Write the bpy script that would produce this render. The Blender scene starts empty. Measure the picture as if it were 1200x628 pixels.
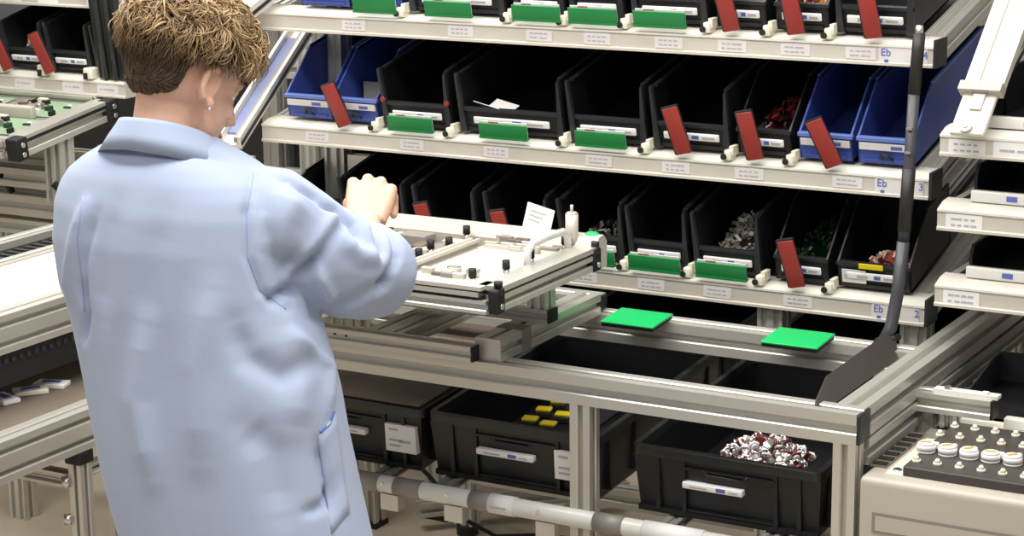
import bpy, bmesh, math, random
import numpy as np
from mathutils import Vector, Matrix, Euler, noise
from mathutils.bvhtree import BVHTree
random.seed(7)
S = bpy.context.scene
COL = S.collection
PI = math.pi
def rad(a): return math.radians(a)

# ------------------------------------------------------------------ materials
def mat(name, col, rough=.5, metal=0., var=.06, scale=18., bump=0., spec=.5, col2=None, emit=None, coat=0., trans=0., sheen=0.):
    m = bpy.data.materials.new(name); m.use_nodes = True
    nt = m.node_tree; N = nt.nodes; L = nt.links
    b = N['Principled BSDF']
    tc = N.new('ShaderNodeTexCoord'); nz = N.new('ShaderNodeTexNoise')
    nz.inputs['Scale'].default_value = scale; nz.inputs['Detail'].default_value = 4
    L.new(tc.outputs['Object'], nz.inputs['Vector'])
    mx = N.new('ShaderNodeMix'); mx.data_type = 'RGBA'
    c2 = col2 if col2 else tuple(max(0, c*(1-var*2)) for c in col)
    c1 = col if col2 else tuple(min(1, c*(1+var)) for c in col)
    mx.inputs[6].default_value = (*c1, 1); mx.inputs[7].default_value = (*c2, 1)
    L.new(nz.outputs['Fac'], mx.inputs[0]); L.new(mx.outputs[2], b.inputs['Base Color'])
    b.inputs['Roughness'].default_value = rough; b.inputs['Metallic'].default_value = metal
    b.inputs['Specular IOR Level'].default_value = spec
    if coat: b.inputs['Coat Weight'].default_value = coat
    if sheen: b.inputs['Sheen Weight'].default_value = sheen
    if trans: b.inputs['Transmission Weight'].default_value = trans
    if bump:
        bp = N.new('ShaderNodeBump'); bp.inputs['Strength'].default_value = bump; bp.inputs['Distance'].default_value = .002
        n2 = N.new('ShaderNodeTexNoise'); n2.inputs['Scale'].default_value = scale*12; L.new(tc.outputs['Object'], n2.inputs['Vector'])
        L.new(n2.outputs['Fac'], bp.inputs['Height']); L.new(bp.outputs['Normal'], b.inputs['Normal'])
    return m
M = {}
M['alu'] = mat('anodised aluminium', (.66, .645, .59), .36, .55, .05, 6)
M['rail'] = mat('cream aluminium rail', (.66, .62, .54), .45, .25, .05, 5)
M['lip'] = mat('pale rail lip', (.76, .73, .65), .4, .05, .03, 5)
M['black'] = mat('black plastic', (.009, .009, .011), .42, 0, .2, 20, .1)
M['blackg'] = mat('dark grey plastic', (.026, .027, .030), .4, 0, .15, 20, .1)
M['box'] = mat('black crate plastic', (.008, .0085, .010), .38, 0, .2, 14, .15)
M['boxrim'] = mat('worn crate rim', (.022, .023, .023), .35, 0, .25, 40)
M['blue'] = mat('blue plastic', (.045, .078, .33), .4, 0, .08, 10)
M['blue_lit'] = mat('lit blue plastic', (.15, .23, .60), .42, 0, .06, 10)  # same blue plastic in a lit tone, for bin rims
M['green'] = mat('green plastic card', (.012, .22, .055), .35, 0, .08, 10)
M['greenb'] = mat('bright green pad', (.01, .50, .13), .4, 0, .06, 10)
M['red'] = mat('red plastic card', (.33, .035, .028), .4, 0, .12, 10)
M['white'] = mat('white paper', (.82, .81, .80), .7, 0, .03, 10)
M['sticker'] = mat('pale sticker', (.70, .67, .66), .6, 0, .03, 10)
M['ink'] = mat('grey ink', (.46, .44, .46), .7, 0, .1, 30)
M['inkblue'] = mat('blue ink', (.10, .14, .46), .6, 0, .1, 30)
M['inkred'] = mat('red ink', (.55, .06, .05), .6, 0, .1, 30)
M['cream'] = mat('cream painted metal', (.80, .77, .68), .42, 0, .03, 6)
M['machine'] = mat('warm grey machine housing', (.50, .46, .39), .4, 0, .04, 4)
M['clip'] = mat('ivory clip plastic', (.80, .76, .62), .5, 0, .05, 20)
M['greyp'] = mat('grey sheet metal', (.30, .28, .255), .5, .2, .1, 5)
M['brown'] = mat('brown grey board', (.17, .135, .105), .6, 0, .12, 8)
M['rubber'] = mat('black rubber', (.010, .010, .010), .6, 0, .2, 30)
M['flap'] = mat('dark brown sheet', (.060, .050, .045), .5, 0, .1, 10)
M['yellow'] = mat('yellow plastic', (.85, .66, .01), .4, 0, .05, 20)
M['orange'] = mat('orange mark', (.90, .33, .02), .5, 0, .1, 20)
M['wplate'] = mat('white work plate', (.72, .70, .63), .5, 0, .02, 6)
M['pcb'] = mat('green circuit board', (.10, .30, .15), .4, 0, .1, 90, col2=(.50, .52, .40))
M['tan'] = mat('tan chips', (.42, .25, .14), .6, 0, .3, 80, col2=(.75, .6, .45))
M['mixed'] = mat('grey metal clips', (.20, .18, .16), .45, .3, .5, 60, col2=(.42, .38, .34))
M['redpart'] = mat('maroon part', (.14, .018, .018), .35, 0, .2, 60)
M['gpart'] = mat('dark green part', (.006, .05, .016), .45, 0, .4, 60)
M['steel'] = mat('bright steel', (.75, .74, .72), .25, .9, .05, 20)
M['tube'] = mat('dark grey tubing', (.055, .058, .065), .38, 0, .2, 12)
M['tubeb'] = mat('near black tape', (.022, .018, .018), .5, 0, .2, 12)
M['ruler'] = mat('blue grey strip', (.22, .25, .44), .4, 0, .15, 9)
M['clear'] = mat('translucent sleeve', (.72, .72, .68), .25, 0, .04, 10)
M['skin'] = mat('skin', (.80, .50, .36), .5, 0, .04, 25, .05, col2=(.74, .42, .30))
M['lips'] = mat('lips', (.55, .22, .18), .5)
M['eye'] = mat('eye white', (.8, .78, .75), .2)
M['iris'] = mat('iris', (.08, .12, .16), .2)
M['coat'] = mat('light blue cotton', (.395, .462, .625), .85, 0, .02, 9, .10, .2, sheen=.15)
M['coatd'] = mat('blue coat stitching', (.30, .40, .66), .85, 0, .03, 9)
M['coat_shade'] = mat('coat shade blue', (.10, .17, .50), .85, 0, .05, 9)  # darker coat blue, shade painted into cuff ends and pocket slit
M['trouser'] = mat('dark blue denim', (.03, .05, .12), .85, 0, .1, 30)
M['shoe'] = mat('white leather shoe', (.7, .7, .68), .5)
M['wall'] = mat('beige wall paint', (.42, .37, .31), .8, 0, .06, 1.5)
M['window_glass'] = mat('pale green glass', (.55, .72, .64), .15, 0, .03, 4, trans=.4)

def floor_mat():
    m = bpy.data.materials.new('speckled tan floor'); m.use_nodes = True
    nt = m.node_tree; N = nt.nodes; L = nt.links; b = N['Principled BSDF']
    tc = N.new('ShaderNodeTexCoord'); a = N.new('ShaderNodeTexNoise'); a.inputs['Scale'].default_value = 3
    a.inputs['Detail'].default_value = 8
    r = N.new('ShaderNodeValToRGB'); r.color_ramp.elements[0].color = (.50, .42, .31, 1); r.color_ramp.elements[1].color = (.62, .54, .42, 1)
    r.color_ramp.elements[0].position = .3; r.color_ramp.elements[1].position = .7
    L.new(tc.outputs['Object'], a.inputs['Vector']); L.new(a.outputs['Fac'], r.inputs[0]); L.new(r.outputs[0], b.inputs['Base Color'])
    b.inputs['Roughness'].default_value = .45
    return m
M['floor'] = floor_mat()

def hair_mat():
    m = bpy.data.materials.new('short blond and brown hair'); m.use_nodes = True
    nt = m.node_tree; N = nt.nodes; L = nt.links; b = N['Principled BSDF']
    at = N.new('ShaderNodeAttribute'); at.attribute_name = 'tone'
    r = N.new('ShaderNodeValToRGB'); cr = r.color_ramp
    cr.elements[0].position = 0; cr.elements[0].color = (.055, .032, .018, 1)
    cr.elements[1].position = 1; cr.elements[1].color = (.78, .60, .33, 1)
    e = cr.elements.new(.35); e.color = (.17, .105, .052, 1)
    e = cr.elements.new(.65); e.color = (.44, .295, .14, 1)
    L.new(at.outputs['Fac'], r.inputs[0]); L.new(r.outputs[0], b.inputs['Base Color'])
    b.inputs['Roughness'].default_value = .42; b.inputs['Specular IOR Level'].default_value = .5
    return m
M['hair'] = hair_mat()

# ------------------------------------------------------------------ mesh builder
class MB:
    def __init__(s): s.bm = bmesh.new(); s.mats = []
    def mi(s, m):
        if m not in s.mats: s.mats.append(m)
        return s.mats.index(m)
    def _f(s, faces, m, smooth=False):
        i = s.mi(m)
        for f in faces: f.material_index = i; f.smooth = smooth
    def box(s, x0, x1, y0, y1, z0, z1, m='alu', T=None):
        vs = [s.bm.verts.new((T @ Vector(p)) if T else p) for p in [(x0,y0,z0),(x1,y0,z0),(x1,y1,z0),(x0,y1,z0),(x0,y0,z1),(x1,y0,z1),(x1,y1,z1),(x0,y1,z1)]]
        fs = [s.bm.faces.new([vs[i] for i in q]) for q in [(3,2,1,0),(4,5,6,7),(0,1,5,4),(1,2,6,5),(2,3,7,6),(3,0,4,7)]]
        s._f(fs, m); return s
    def bbox(s, x0, x1, y0, y1, z0, z1, r=.004, m='alu', T=None, seg=2):
        b = bmesh.new(); bmesh.ops.create_cube(b, size=1)
        for v in b.verts: v.co = Vector(((x0+x1)/2+v.co.x*(x1-x0), (y0+y1)/2+v.co.y*(y1-y0), (z0+z1)/2+v.co.z*(z1-z0)))
        bmesh.ops.bevel(b, geom=b.edges[:], offset=r, segments=seg, affect='EDGES', profile=.6)
        s.join(b, m, T, True); return s
    def join(s, b, m, T=None, smooth=False):
        mp = {}
        for v in b.verts: mp[v] = s.bm.verts.new((T @ v.co) if T else v.co)
        fs = []
        for f in b.faces:
            try: fs.append(s.bm.faces.new([mp[v] for v in f.verts]))
            except ValueError: pass
        s._f(fs, m, smooth); b.free()
    def prism(s, pts, p0, p1, up=(0,0,1), m='alu', smooth=False, caps=True):
        """extrude a 2D outline (u sideways, v up) from p0 to p1"""
        p0, p1, up = Vector(p0), Vector(p1), Vector(up)
        d = (p1-p0).normalized(); u = d.cross(up).normalized(); v = u.cross(d).normalized()
        A = [s.bm.verts.new(p0+u*a+v*b) for a, b in pts]; B = [s.bm.verts.new(p1+u*a+v*b) for a, b in pts]
        n = len(pts); fs = [s.bm.faces.new((A[i], A[(i+1) % n], B[(i+1) % n], B[i])) for i in range(n)]
        s._f(fs, m, smooth)
        if caps: s._f([s.bm.faces.new(A[::-1]), s.bm.faces.new(B)], m)
        return s
    def slot(s, p0, p1, w=.055, h=.055, up=(0,0,1), nw=1, nh=1, m='alu', g=.0068, d=.014):
        """slotted aluminium profile, centred on the line p0-p1"""
        P = []
        def side(a, b, n):
            a, b = Vector(a), Vector(b); t = (b-a); L = t.length; t.normalize(); inn = Vector((-t.y, t.x))
            P.append(a)
            for k in range(n):
                c = a+t*(L*(k+.5)/n)
                P.extend([c-t*(g+.002), c-t*g+inn*.002, c-t*g+inn*d, c+t*g+inn*d, c+t*g+inn*.002, c+t*(g+.002)])
        x, y = w/2, h/2
        side((-x,-y), (x,-y), nw); side((x,-y), (x,y), nh); side((x,y), (-x,y), nw); side((-x,y), (-x,-y), nh)
        return s.prism([(p.x, p.y) for p in P], p0, p1, up, m)
    def cyl(s, p0, p1, r0, r1=None, n=16, m='alu', caps=True):
        r1 = r0 if r1 is None else r1
        p0, p1 = Vector(p0), Vector(p1); d = (p1-p0).normalized()
        a = Vector((0,0,1)) if abs(d.z) < .9 else Vector((1,0,0)); u = d.cross(a).normalized(); v = d.cross(u)
        A = [s.bm.verts.new(p0+(u*math.cos(t)+v*math.sin(t))*r0) for t in [2*PI*i/n for i in range(n)]]
        B = [s.bm.verts.new(p1+(u*math.cos(t)+v*math.sin(t))*r1) for t in [2*PI*i/n for i in range(n)]]
        s._f([s.bm.faces.new((A[i], B[i], B[(i+1) % n], A[(i+1) % n])) for i in range(n)], m, True)
        if caps: s._f([s.bm.faces.new(A), s.bm.faces.new(B[::-1])], m)
        return s
    def tube(s, pts, r, n=10, m='alu', flat=1.):
        pts = [Vector(p) for p in pts]; rr = r if isinstance(r, (list, tuple)) else [r]*len(pts)
        rings = []; u = None
        for i, p in enumerate(pts):
            d = (pts[min(i+1, len(pts)-1)]-pts[max(i-1, 0)]).normalized()
            if u is None:
                a = Vector((0,0,1)) if abs(d.z) < .9 else Vector((1,0,0)); u = d.cross(a).normalized()
            else: u = (u-d*u.dot(d)).normalized()
            v = d.cross(u)
            rings.append([s.bm.verts.new(p+(u*math.cos(t)+v*math.sin(t)*flat)*rr[i]) for t in [2*PI*k/n for k in range(n)]])
        fs = []
        for a, b in zip(rings, rings[1:]):
            for k in range(n): fs.append(s.bm.faces.new((a[k], a[(k+1) % n], b[(k+1) % n], b[k])))
        s._f(fs, m, True); s._f([s.bm.faces.new(rings[0][::-1]), s.bm.faces.new(rings[-1])], m); return s
    def ell(s, c, r, m='skin', T=None, sub=3):
        b = bmesh.new(); bmesh.ops.create_icosphere(b, subdivisions=sub, radius=1)
        r = r if isinstance(r, (list, tuple)) else (r, r, r)
        for v in b.verts: v.co = Vector((v.co.x*r[0], v.co.y*r[1], v.co.z*r[2])); 
        if T is not None:
            for v in b.verts: v.co = T @ v.co
        for v in b.verts: v.co += Vector(c)
        s.join(b, m, None, True); return s
    def build(s, name, parent=None, world=True):
        bmesh.ops.recalc_face_normals(s.bm, faces=s.bm.faces[:])
        if parent is not None and world:
            off = Vector(parent.location)
            q = parent.parent
            while q is not None: off += Vector(q.location); q = q.parent
            for v in s.bm.verts: v.co -= off
        me = bpy.data.meshes.new(name); s.bm.to_mesh(me); s.bm.free()
        for m in s.mats: me.materials.append(M[m])
        o = bpy.data.objects.new(name, me); COL.objects.link(o)
        if parent is not None: o.parent = parent
        return o
def thing(name, label, cat, loc=(0,0,0), rot=(0,0,0), group=None):
    o = bpy.data.objects.new(name, None); COL.objects.link(o); o.empty_display_size = .05
    o.location = loc; o.rotation_euler = rot; o['label'] = label; o['category'] = cat
    if group: o['group'] = group
    return o
def tag(o, label, cat, group=None, kind=None):
    o['label'] = label; o['category'] = cat
    if group: o['group'] = group
    if kind: o['kind'] = kind
    return o
def setloc(o, loc):
    """move a single mesh's origin to loc, leaving its shape in place"""
    for v in o.data.vertices: v.co -= Vector(loc)
    o.location = loc; return o
def dup(root, loc, label, rot=None, scale=None):
    r = root.copy(); COL.objects.link(r); r.location = loc; r['label'] = label
    if rot is not None: r.rotation_euler = rot
    for ch in root.children:
        c = ch.copy(); COL.objects.link(c); c.parent = r
        for g in ch.children:
            d = g.copy(); COL.objects.link(d); d.parent = c
    return r

# ------------------------------------------------------------------ setting
def struct(name, mb):
    o = mb.build(name); o['kind'] = 'structure'; return o
struct('floor', MB().box(-9, 5, -5, 7.1, -.05, 0, 'floor'))
struct('wall_back', MB().box(-9, 5, 7, 7.1, 0, 3.4, 'wall'))
struct('wall_left', MB().box(-9.1, -9, -5, 7.1, 0, 3.4, 'wall'))

# ------------------------------------------------------------------ flow rack
TILT = rad(13)
RAILX0, RAILX1 = -1.665, -.083
FY = .600
SH = {'top': (1.441, [-1.405,-1.131,-.939,-.802,-.639,-.499,-.364,-.228], [-1.281,-1.015,-.88,-.738,-.552,-.423,-.294]),
      'middle': (1.185, [-1.512,-1.26,-1.046,-.799,-.621,-.458,-.249], [-1.355,-1.161,-.883,-.690,-.503,-.369]),
      'bottom': (.932, [-1.50,-1.22,-1.03,-.834,-.676,-.525,-.348], [-.739,-.592,-.430,-.281])}
RAILSEC = [(-.000,0),(.004,0),(.004,.005),(.000,.007),(.000,.034),(.003,.036),(.003,.040),(-.03,.050),(-.062,.052),(-.062,0)]
def rail_mb(x0, x1, y, z, m='rail'):
    mb = MB()
    mb.prism([(a, b) for a, b in RAILSEC], (x0, y, z), (x1, y, z), (0,0,1), m)
    for f in mb.bm.faces:                     # the rounded top lip is a lighter strip
        c = f.calc_center_median()
        if c.z > z+.036 and abs(f.normal.x) < .5: f.material_index = mb.mi('lip')
    return mb
def sticker(parent, x, y, z, w, h, lines=2, m='sticker', ink='ink', name='label_sticker'):
    mb = MB().box(x-w/2, x+w/2, y-.0012, y+.0002, z-h/2, z+h/2, m)
    for k in range(lines):
        zz = z+h/2-h*(k+.8)/(lines+.6); n = 4
        for j in range(n):
            a = x-w*.36+w*.72*j/n; b = a+w*.72/n*(.55+.4*random.random())
            mb.box(a, b, y-.0018, y-.0011, zz-h*.06, zz+h*.07, ink)
    return mb.build(name, parent)
def make_rack():
    R = thing('flow_rack', 'big three-tier aluminium flow rack holding rows of black and blue bins', 'rack', (-.87, .9, 0))
    for nm, (z, labs, clips) in SH.items():
        r = rail_mb(RAILX0, RAILX1, FY, z).build('shelf_rail', R)
        MB().box(RAILX1, RAILX1+.006, FY-.002, FY+.064, z-.001, z+.053, 'blackg').build('end_cap', r)
        for x in labs: sticker(r, x, FY-.0002, z+.021, .062, .023)
        for x in clips:
            c = MB().bbox(x-.010, x+.006, FY-.004, FY+.03, z+.044, z+.066, .003, 'clip')
            c.cyl((x-.010, FY-.007, z+.052), (x-.010, FY+.004, z+.052), .0065, n=12, m='rubber').box(x+.000, x+.009, FY+.0, FY+.03, z+.055, z+.074, 'clip')
            c.build('divider_clip', r)
        # level card at the right end
        sticker(r, -.1425, FY-.0004, z+.020, .098, .036, 0, 'sticker')
        MB().box(-.180, -.172, FY-.0024, FY-.0012, z+.006, z+.012, 'inkblue').build('level_mark', r)
        t = {'top': '4', 'middle': '3', 'bottom': '2'}[nm]
        for txt, px, pz, sz, mm in (('Eb', -.188, z+.019, .021, 'inkblue'), (t, -.1035, z+.017, .021, 'inkblue')):
            cu = bpy.data.curves.new('level_text', 'FONT'); cu.body = txt; cu.size = sz; cu.extrude = .0004
            ob = bpy.data.objects.new('tmp', cu); COL.objects.link(ob)
            me = bpy.data.meshes.new_from_object(ob.evaluated_get(bpy.context.evaluated_depsgraph_get()))
            bpy.data.objects.remove(ob)
            me.transform(Matrix.Translation(Vector((px, FY-.0022, pz))-Vector(R.location)) @ Matrix.Rotation(PI/2, 4, 'X'))
            me.materials.clear(); me.materials.append(M[mm])
            o = bpy.data.objects.new('level_text', me); COL.objects.link(o); o.parent = r
        # tilted side rails and roller deck
        for x in (-.103, RAILX0+.025):
            b = MB(); d = Vector((0, math.cos(TILT), math.sin(TILT)))
            p = Vector((x, FY+.062, z+.031))
            b.slot(p, p+d*.78, .046, .046, (0,0,1), 2, 1, 'alu', .004, .006)
            b.build('side_rail', R)
        b = MB(); p = Vector((0, FY+.062, z+.018)); d = Vector((0, math.cos(TILT), math.sin(TILT)))
        for k in range(14):
            x = -1.58+k*.112
            b.slot((x, p.y, p.z), (x, p.y+d.y*.78, p.z+d.z*.78), .020, .018, (0,0,1), 1, 1, 'greyp', .003, .004)
        T = Matrix.Translation((0, FY+.062, z+.006)) @ Matrix.Rotation(TILT, 4, 'X')
        b.box(RAILX0+.05, -.13, 0, .78, -.004, .003, 'blackg', T)
        b.build('roller_deck', R)
    for x, y, zt in ((-1.588, .80, 1.60), (-1.588, 1.36, 1.62), (-.415, .640, .928), (-.110, .640, .928), (-.115, 1.36, 1.62)):
        MB().slot((x, y, .03), (x, y, zt), .055, .050, (0,1,0), 2, 1, 'alu', .005, .008).build('upright', R)
        MB().cyl((x, y, 0), (x, y, .03), .03, m='rubber').build('foot', R)
    # bracket beside the left upright
    MB().prism([(0,0),(.09,.055),(.085,.065),(.0,.065)], (-1.55, .775, 1.07), (-1.55, .80, 1.07), (0,0,1), 'alu').build('corner_bracket', R)
    for z in (.18, .90): MB().slot((-1.56, 1.36, z), (-.145, 1.36, z), .05, .05, (0,0,1), m='alu').build('cross_rail', R)
    return R
make_rack()

# ------------------------------------------------------------------ bins
def bin_mb(w, low, m='black', L=.46, H=.13, mi=None):
    t = .004; hf = .055; b = MB(); mi = mi or m
    b.box(-w/2, w/2, 0, L, 0, t, mi); b.box(-w/2, w/2, L-t, L, t, H, mi)
    b.box(-w/2, w/2, 0, t, t, hf, m)
    b.box(-w/2-.001, w/2+.001, -.005, t+.002, hf-.007, hf, 'blue_lit' if m == 'blue' else 'blackg')  # paler lip colour paints the shine along the bin front
    b.box(-w/2+.012, w/2-.012, -.004, 0, .006, .010, m)
    for s in (-1, 1):
        x0 = s*w/2; x1 = s*(w/2-t)
        pr = [(0,0),(L,0),(L,H),(.12,H),(0,hf)] if low else [(0,0),(L,0),(L,H),(0,H)]
        a, c = sorted((x0, x1))
        b.prism([(-y, z) for y, z in pr], (a, 0, 0), (c, 0, 0), (0,0,1), m)
        xr = s*(w/2+.001); xi = s*(w/2-.010 if not low else w/2-.004); a, c = sorted((xr, xi))
        if not low:
            P4 = [(s*(w/2+.001), 0), (s*(w/2-.014), 0), (s*(w/2-.004), H-.004), (s*(w/2), H+.004), (s*(w/2+.001), H)]
            A4 = [b.bm.verts.new((px_, -.008, pz_)) for px_, pz_ in P4]; B4 = [b.bm.verts.new((px_, .002, pz_)) for px_, pz_ in P4]
            b._f([b.bm.faces.new(A4), b.bm.faces.new(B4[::-1])]+[b.bm.faces.new((A4[q], B4[q], B4[(q+1) % 5], A4[(q+1) % 5])) for q in range(5)], 'blackg')
            b.box(a, c, .012, L, H-.005, H+.001, m)
        else:
            b.box(a, c, .12, L, H-.005, H+.002, 'blue_lit' if m == 'blue' else 'blackg')  # top edge painted paler, as if catching light
    return b
def storage_bin(x0, x1, z, low, colour, label, group, strip=True, y=.628, rotx=TILT, hook=False, L=.46, H=.13):
    w = (x1-x0)-.006
    t = thing('storage_bin', label, 'bin', ((x0+x1)/2, y, z), (rotx, 0, 0), group)
    bin_mb(w, low, 'blue' if colour == 'blue' else 'black', L, H).build('bin_shell', t, False)
    if strip:
        b = MB(); ww = w*.74
        if colour == 'blue': b.box(-w*.46, w*.46, -.0055, -.001, .030, .044, 'sticker').box(w*.1, w*.3, -.0062, -.0054, .033, .040, 'inkblue')
        else: b.bbox(-ww/2, ww/2, -.007, -.001, .020, .036, .003, 'white').box(-ww*.30, -ww*.1, -.0078, -.0068, .024, .031, 'ink').box(ww*.02, ww*.14, -.0078, -.0068, .024, .032, 'inkblue').box(ww*.2, ww*.42, -.0078, -.0068, .025, .030, 'ink')
        b.build('label_strip', t, False)
    if hook: MB().tube([(-.012,-.004,.012),(-.004,-.009,.024),(.006,-.009,.020),(.014,-.005,.010)], .003, 6, 'rubber').build('hook', t, False)
    return t
ZB = {'top': 1.499, 'middle': 1.243, 'bottom': .989}
G = {k: 'bins on the %s shelf of the flow rack' % k for k in ZB}
bins = [
 ('top', -1.565, -1.428, 1, 'blue', 'cut-off blue bin at the far left of the top shelf'),
 ('top', -1.422, -1.287, 1, 'blue', 'blue bin behind the first green card on the top shelf'),
 ('top', -1.272, -1.030, 0, 'black', 'wide black bin behind the second green card on the top shelf'),
 ('top', -1.010, -.886, 0, 'black', 'black bin behind the third green card on the top shelf'),
 ('top', -.876, -.748, 0, 'black', 'black bin behind the fourth green card on the top shelf'),
 ('top', -.732, -.560, 0, 'black', 'black bin behind the rightmost green card on the top shelf'),
 ('top', -.546, -.432, 1, 'black', 'low black bin with shiny silver parts on the top shelf'),
 ('top', -.418, -.300, 1, 'black', 'low black bin with orange parts on the top shelf'),
 ('top', -.288, -.128, 0, 'black', 'tall black bin at the right end of the top shelf'),
 ('middle', -1.610, -1.484, 1, 'blue', 'blue bin at the left end of the middle shelf beside the slanted channel'),
 ('middle', -1.480, -1.358, 1, 'blue', 'blue bin right of the leftmost red card on the middle shelf'),
 ('middle', -1.345, -1.168, 0, 'black', 'black bin with two small red dots on its front corners'),
 ('middle', -1.147, -.890, 0, 'black', 'widest black bin with a loose white slip hanging over its front'),
 ('middle', -.877, -.695, 0, 'black', 'empty black bin behind the third green card on the middle shelf'),
 ('middle', -.682, -.508, 0, 'black', 'black bin behind the second red card of the middle shelf'),
 ('middle', -.496, -.374, 1, 'black', 'low black bin with dark red parts on the middle shelf'),
 ('middle', -.363, -.245, 1, 'blue', 'blue bin behind the strongly tilted red card on the right'),
 ('middle', -.240, -.118, 1, 'blue', 'blue bin at the right end of the middle shelf behind the dark tube'),
 ('bottom', -1.640, -1.480, 1, 'black', 'black bin at the far left of the bottom shelf beside the sleeve'),
 ('bottom', -1.460, -1.285, 0, 'black', 'black bin straight behind the raised hand'),
 ('bottom', -1.262, -1.102, 0, 'black', 'black bin behind the left red card above the assembly tray'),
 ('bottom', -1.080, -.922, 0, 'black', 'black bin behind the right red card above the assembly tray'),
 ('bottom', -.900, -.745, 0, 'black', 'black bin behind the leaning white card and the half hidden green card'),
 ('bottom', -.737, -.597, 0, 'black', 'black bin behind the middle green card on the bottom shelf'),
 ('bottom', -.587, -.435, 0, 'black', 'black bin holding a heap of grey metal clips'),
 ('bottom', -.410, -.289, 1, 'black', 'low black bin with dark green parts on the bottom shelf'),
 ('bottom', -.275, -.118, 1, 'black', 'low black bin with red and tan parts and a yellow tag'),
]
for sh, a, b, low, c, lab in bins:
    t = storage_bin(a, b, ZB[sh], low, c, lab, G[sh], hook=(c == 'blue' and sh != 'top'), L=.25 if 'yellow tag' in lab else .46, H=.085 if 'beside the sleeve' in lab else .13)
    if 'red dots' in lab:
        for s in (-1, 1): MB().cyl((s*.082, -.010, .062), (s*.082, -.002, .062), .006, m='red', n=12).build('red_dot', t, False)
    if lab.startswith('low black bin with red'):
        MB().box(-.065, -.015, -.006, -.004, .012, .040, 'sticker').box(-.06, -.02, -.0068, -.0058, .02, .03, 'ink').build('barcode_label', t, False)
        MB().box(-.028, .022, -.0085, -.0055, .046, .056, 'yellow').build('yellow_tag', t, False)
# extra inner contents (uncountable heaps of parts)
def heap(name, label, cat, c, rx, ry, h, size, n, mats, shape='chip', tilt=TILT):
    b = MB(); rnd = random.Random(hash(label) % 1000 + 5) if False else random.Random(len(label)*13+n)
    T0 = Matrix.Translation(c) @ Matrix.Rotation(tilt, 4, 'X')
    for i in range(n):
        a = rnd.random()*2*PI; q = math.sqrt(rnd.random()); x, y = math.cos(a)*q*rx, math.sin(a)*q*ry
        x = max(-rx*.92, min(rx*.92, x*1.15)); z = h*(1-q*q)*rnd.uniform(.6, 1)+size*.4
        T = T0 @ Matrix.Translation((x, y, z)) @ Euler((rnd.random()*6, rnd.random()*6, rnd.random()*6)).to_matrix().to_4x4()
        m = rnd.choice(mats); s = size*rnd.uniform(.7, 1.2)
        if shape == 'chip': b.box(-s/2, s/2, -s*.3, s*.3, -s*.12, s*.12, m, T)
        elif shape == 'clip':
            b.box(-s/2, s/2, -s*.2, s*.2, -s*.06, s*.06, m, T).box(-s/2, -s*.4, -s*.2, s*.2, 0, s*.5, m, T).box(s*.4, s/2, -s*.2, s*.2, 0, s*.35, m, T)
        elif shape == 'ring':
            P = [T @ Vector((math.cos(k*PI/3)*s*.4, math.sin(k*PI/3)*s*.4, 0)) for k in range(6)]
            b.tube(P+[P[0]], s*.12, 5, m); 
            b.cyl(T @ Vector((0,0,-s*.3)), T @ Vector((0,0,s*.05)), s*.30, n=8, m=rnd.choice(['redpart','steel','white']))
    b.box(-rx*.9, rx*.9, -ry*.9, ry*.9, 0, size*.3, mats[0], T0)
    o = b.build(name); setloc(o, c); tag(o, label, cat, None, 'stuff'); return o
def inbin(x, y, z0, dy=0): return (x, .628+y*math.cos(TILT), z0+y*math.sin(TILT)+.005)
heap('metal_clips', 'heap of small grey metal clips in a black bin on the bottom shelf', 'clips', inbin(-.500, .11, ZB['bottom']), .058, .10, .070, .017, 260, ['mixed', 'greyp', 'mixed'], 'clip')
heap('silver_parts', 'shiny silver small parts in a low bin on the top shelf', 'parts', inbin(-.489, .10, ZB['top']), .050, .08, .055, .016, 140, ['steel', 'white', 'blackg'], 'chip')
heap('orange_parts', 'orange and tan small parts in a low bin on the top shelf', 'parts', inbin(-.359, .10, ZB['top']), .050, .08, .06, .016, 140, ['orange', 'tan', 'redpart', 'sticker'], 'chip')
heap('dark_red_parts', 'dark red small parts in a low bin on the middle shelf', 'parts', inbin(-.435, .14, ZB['middle']), .052, .12, .05, .014, 150, ['redpart', 'black', 'redpart'], 'chip')
heap('dark_green_parts', 'dark green small parts in a low bin on the bottom shelf', 'parts', inbin(-.35, .16, ZB['bottom']), .052, .14, .05, .014, 170, ['gpart', 'black', 'gpart'], 'chip')
heap('tan_and_red_parts', 'red and tan small parts behind the yellow tag', 'parts', inbin(-.185, .06, ZB['bottom']), .045, .045, .045, .018, 60, ['tan', 'red', 'tan', 'redpart'], 'chip')
heap('white_parts', 'pale small parts in a bin behind the third green card', 'parts', inbin(-.948, .09, ZB['top']), .05, .07, .07, .014, 60, ['white', 'steel', 'blackg'], 'chip')
heap('grey_small_parts', 'dim grey parts in a bin behind the green card by the tray corner', 'parts', inbin(-.82, .09, ZB['bottom']), .06, .08, .03, .014, 80, ['blackg', 'greyp', 'blackg'], 'chip')
# clear separators standing in two bins
o = MB().box(-1.388, -1.372, .70, .715, 1.262, 1.315, 'clear').box(-1.46, -1.37, .715, .72, 1.262, 1.32, 'greyp').build('bin_insert'); setloc(o, (-1.41, .71, 1.262)); tag(o, 'small grey insert standing inside the second blue bin', 'insert')
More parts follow.
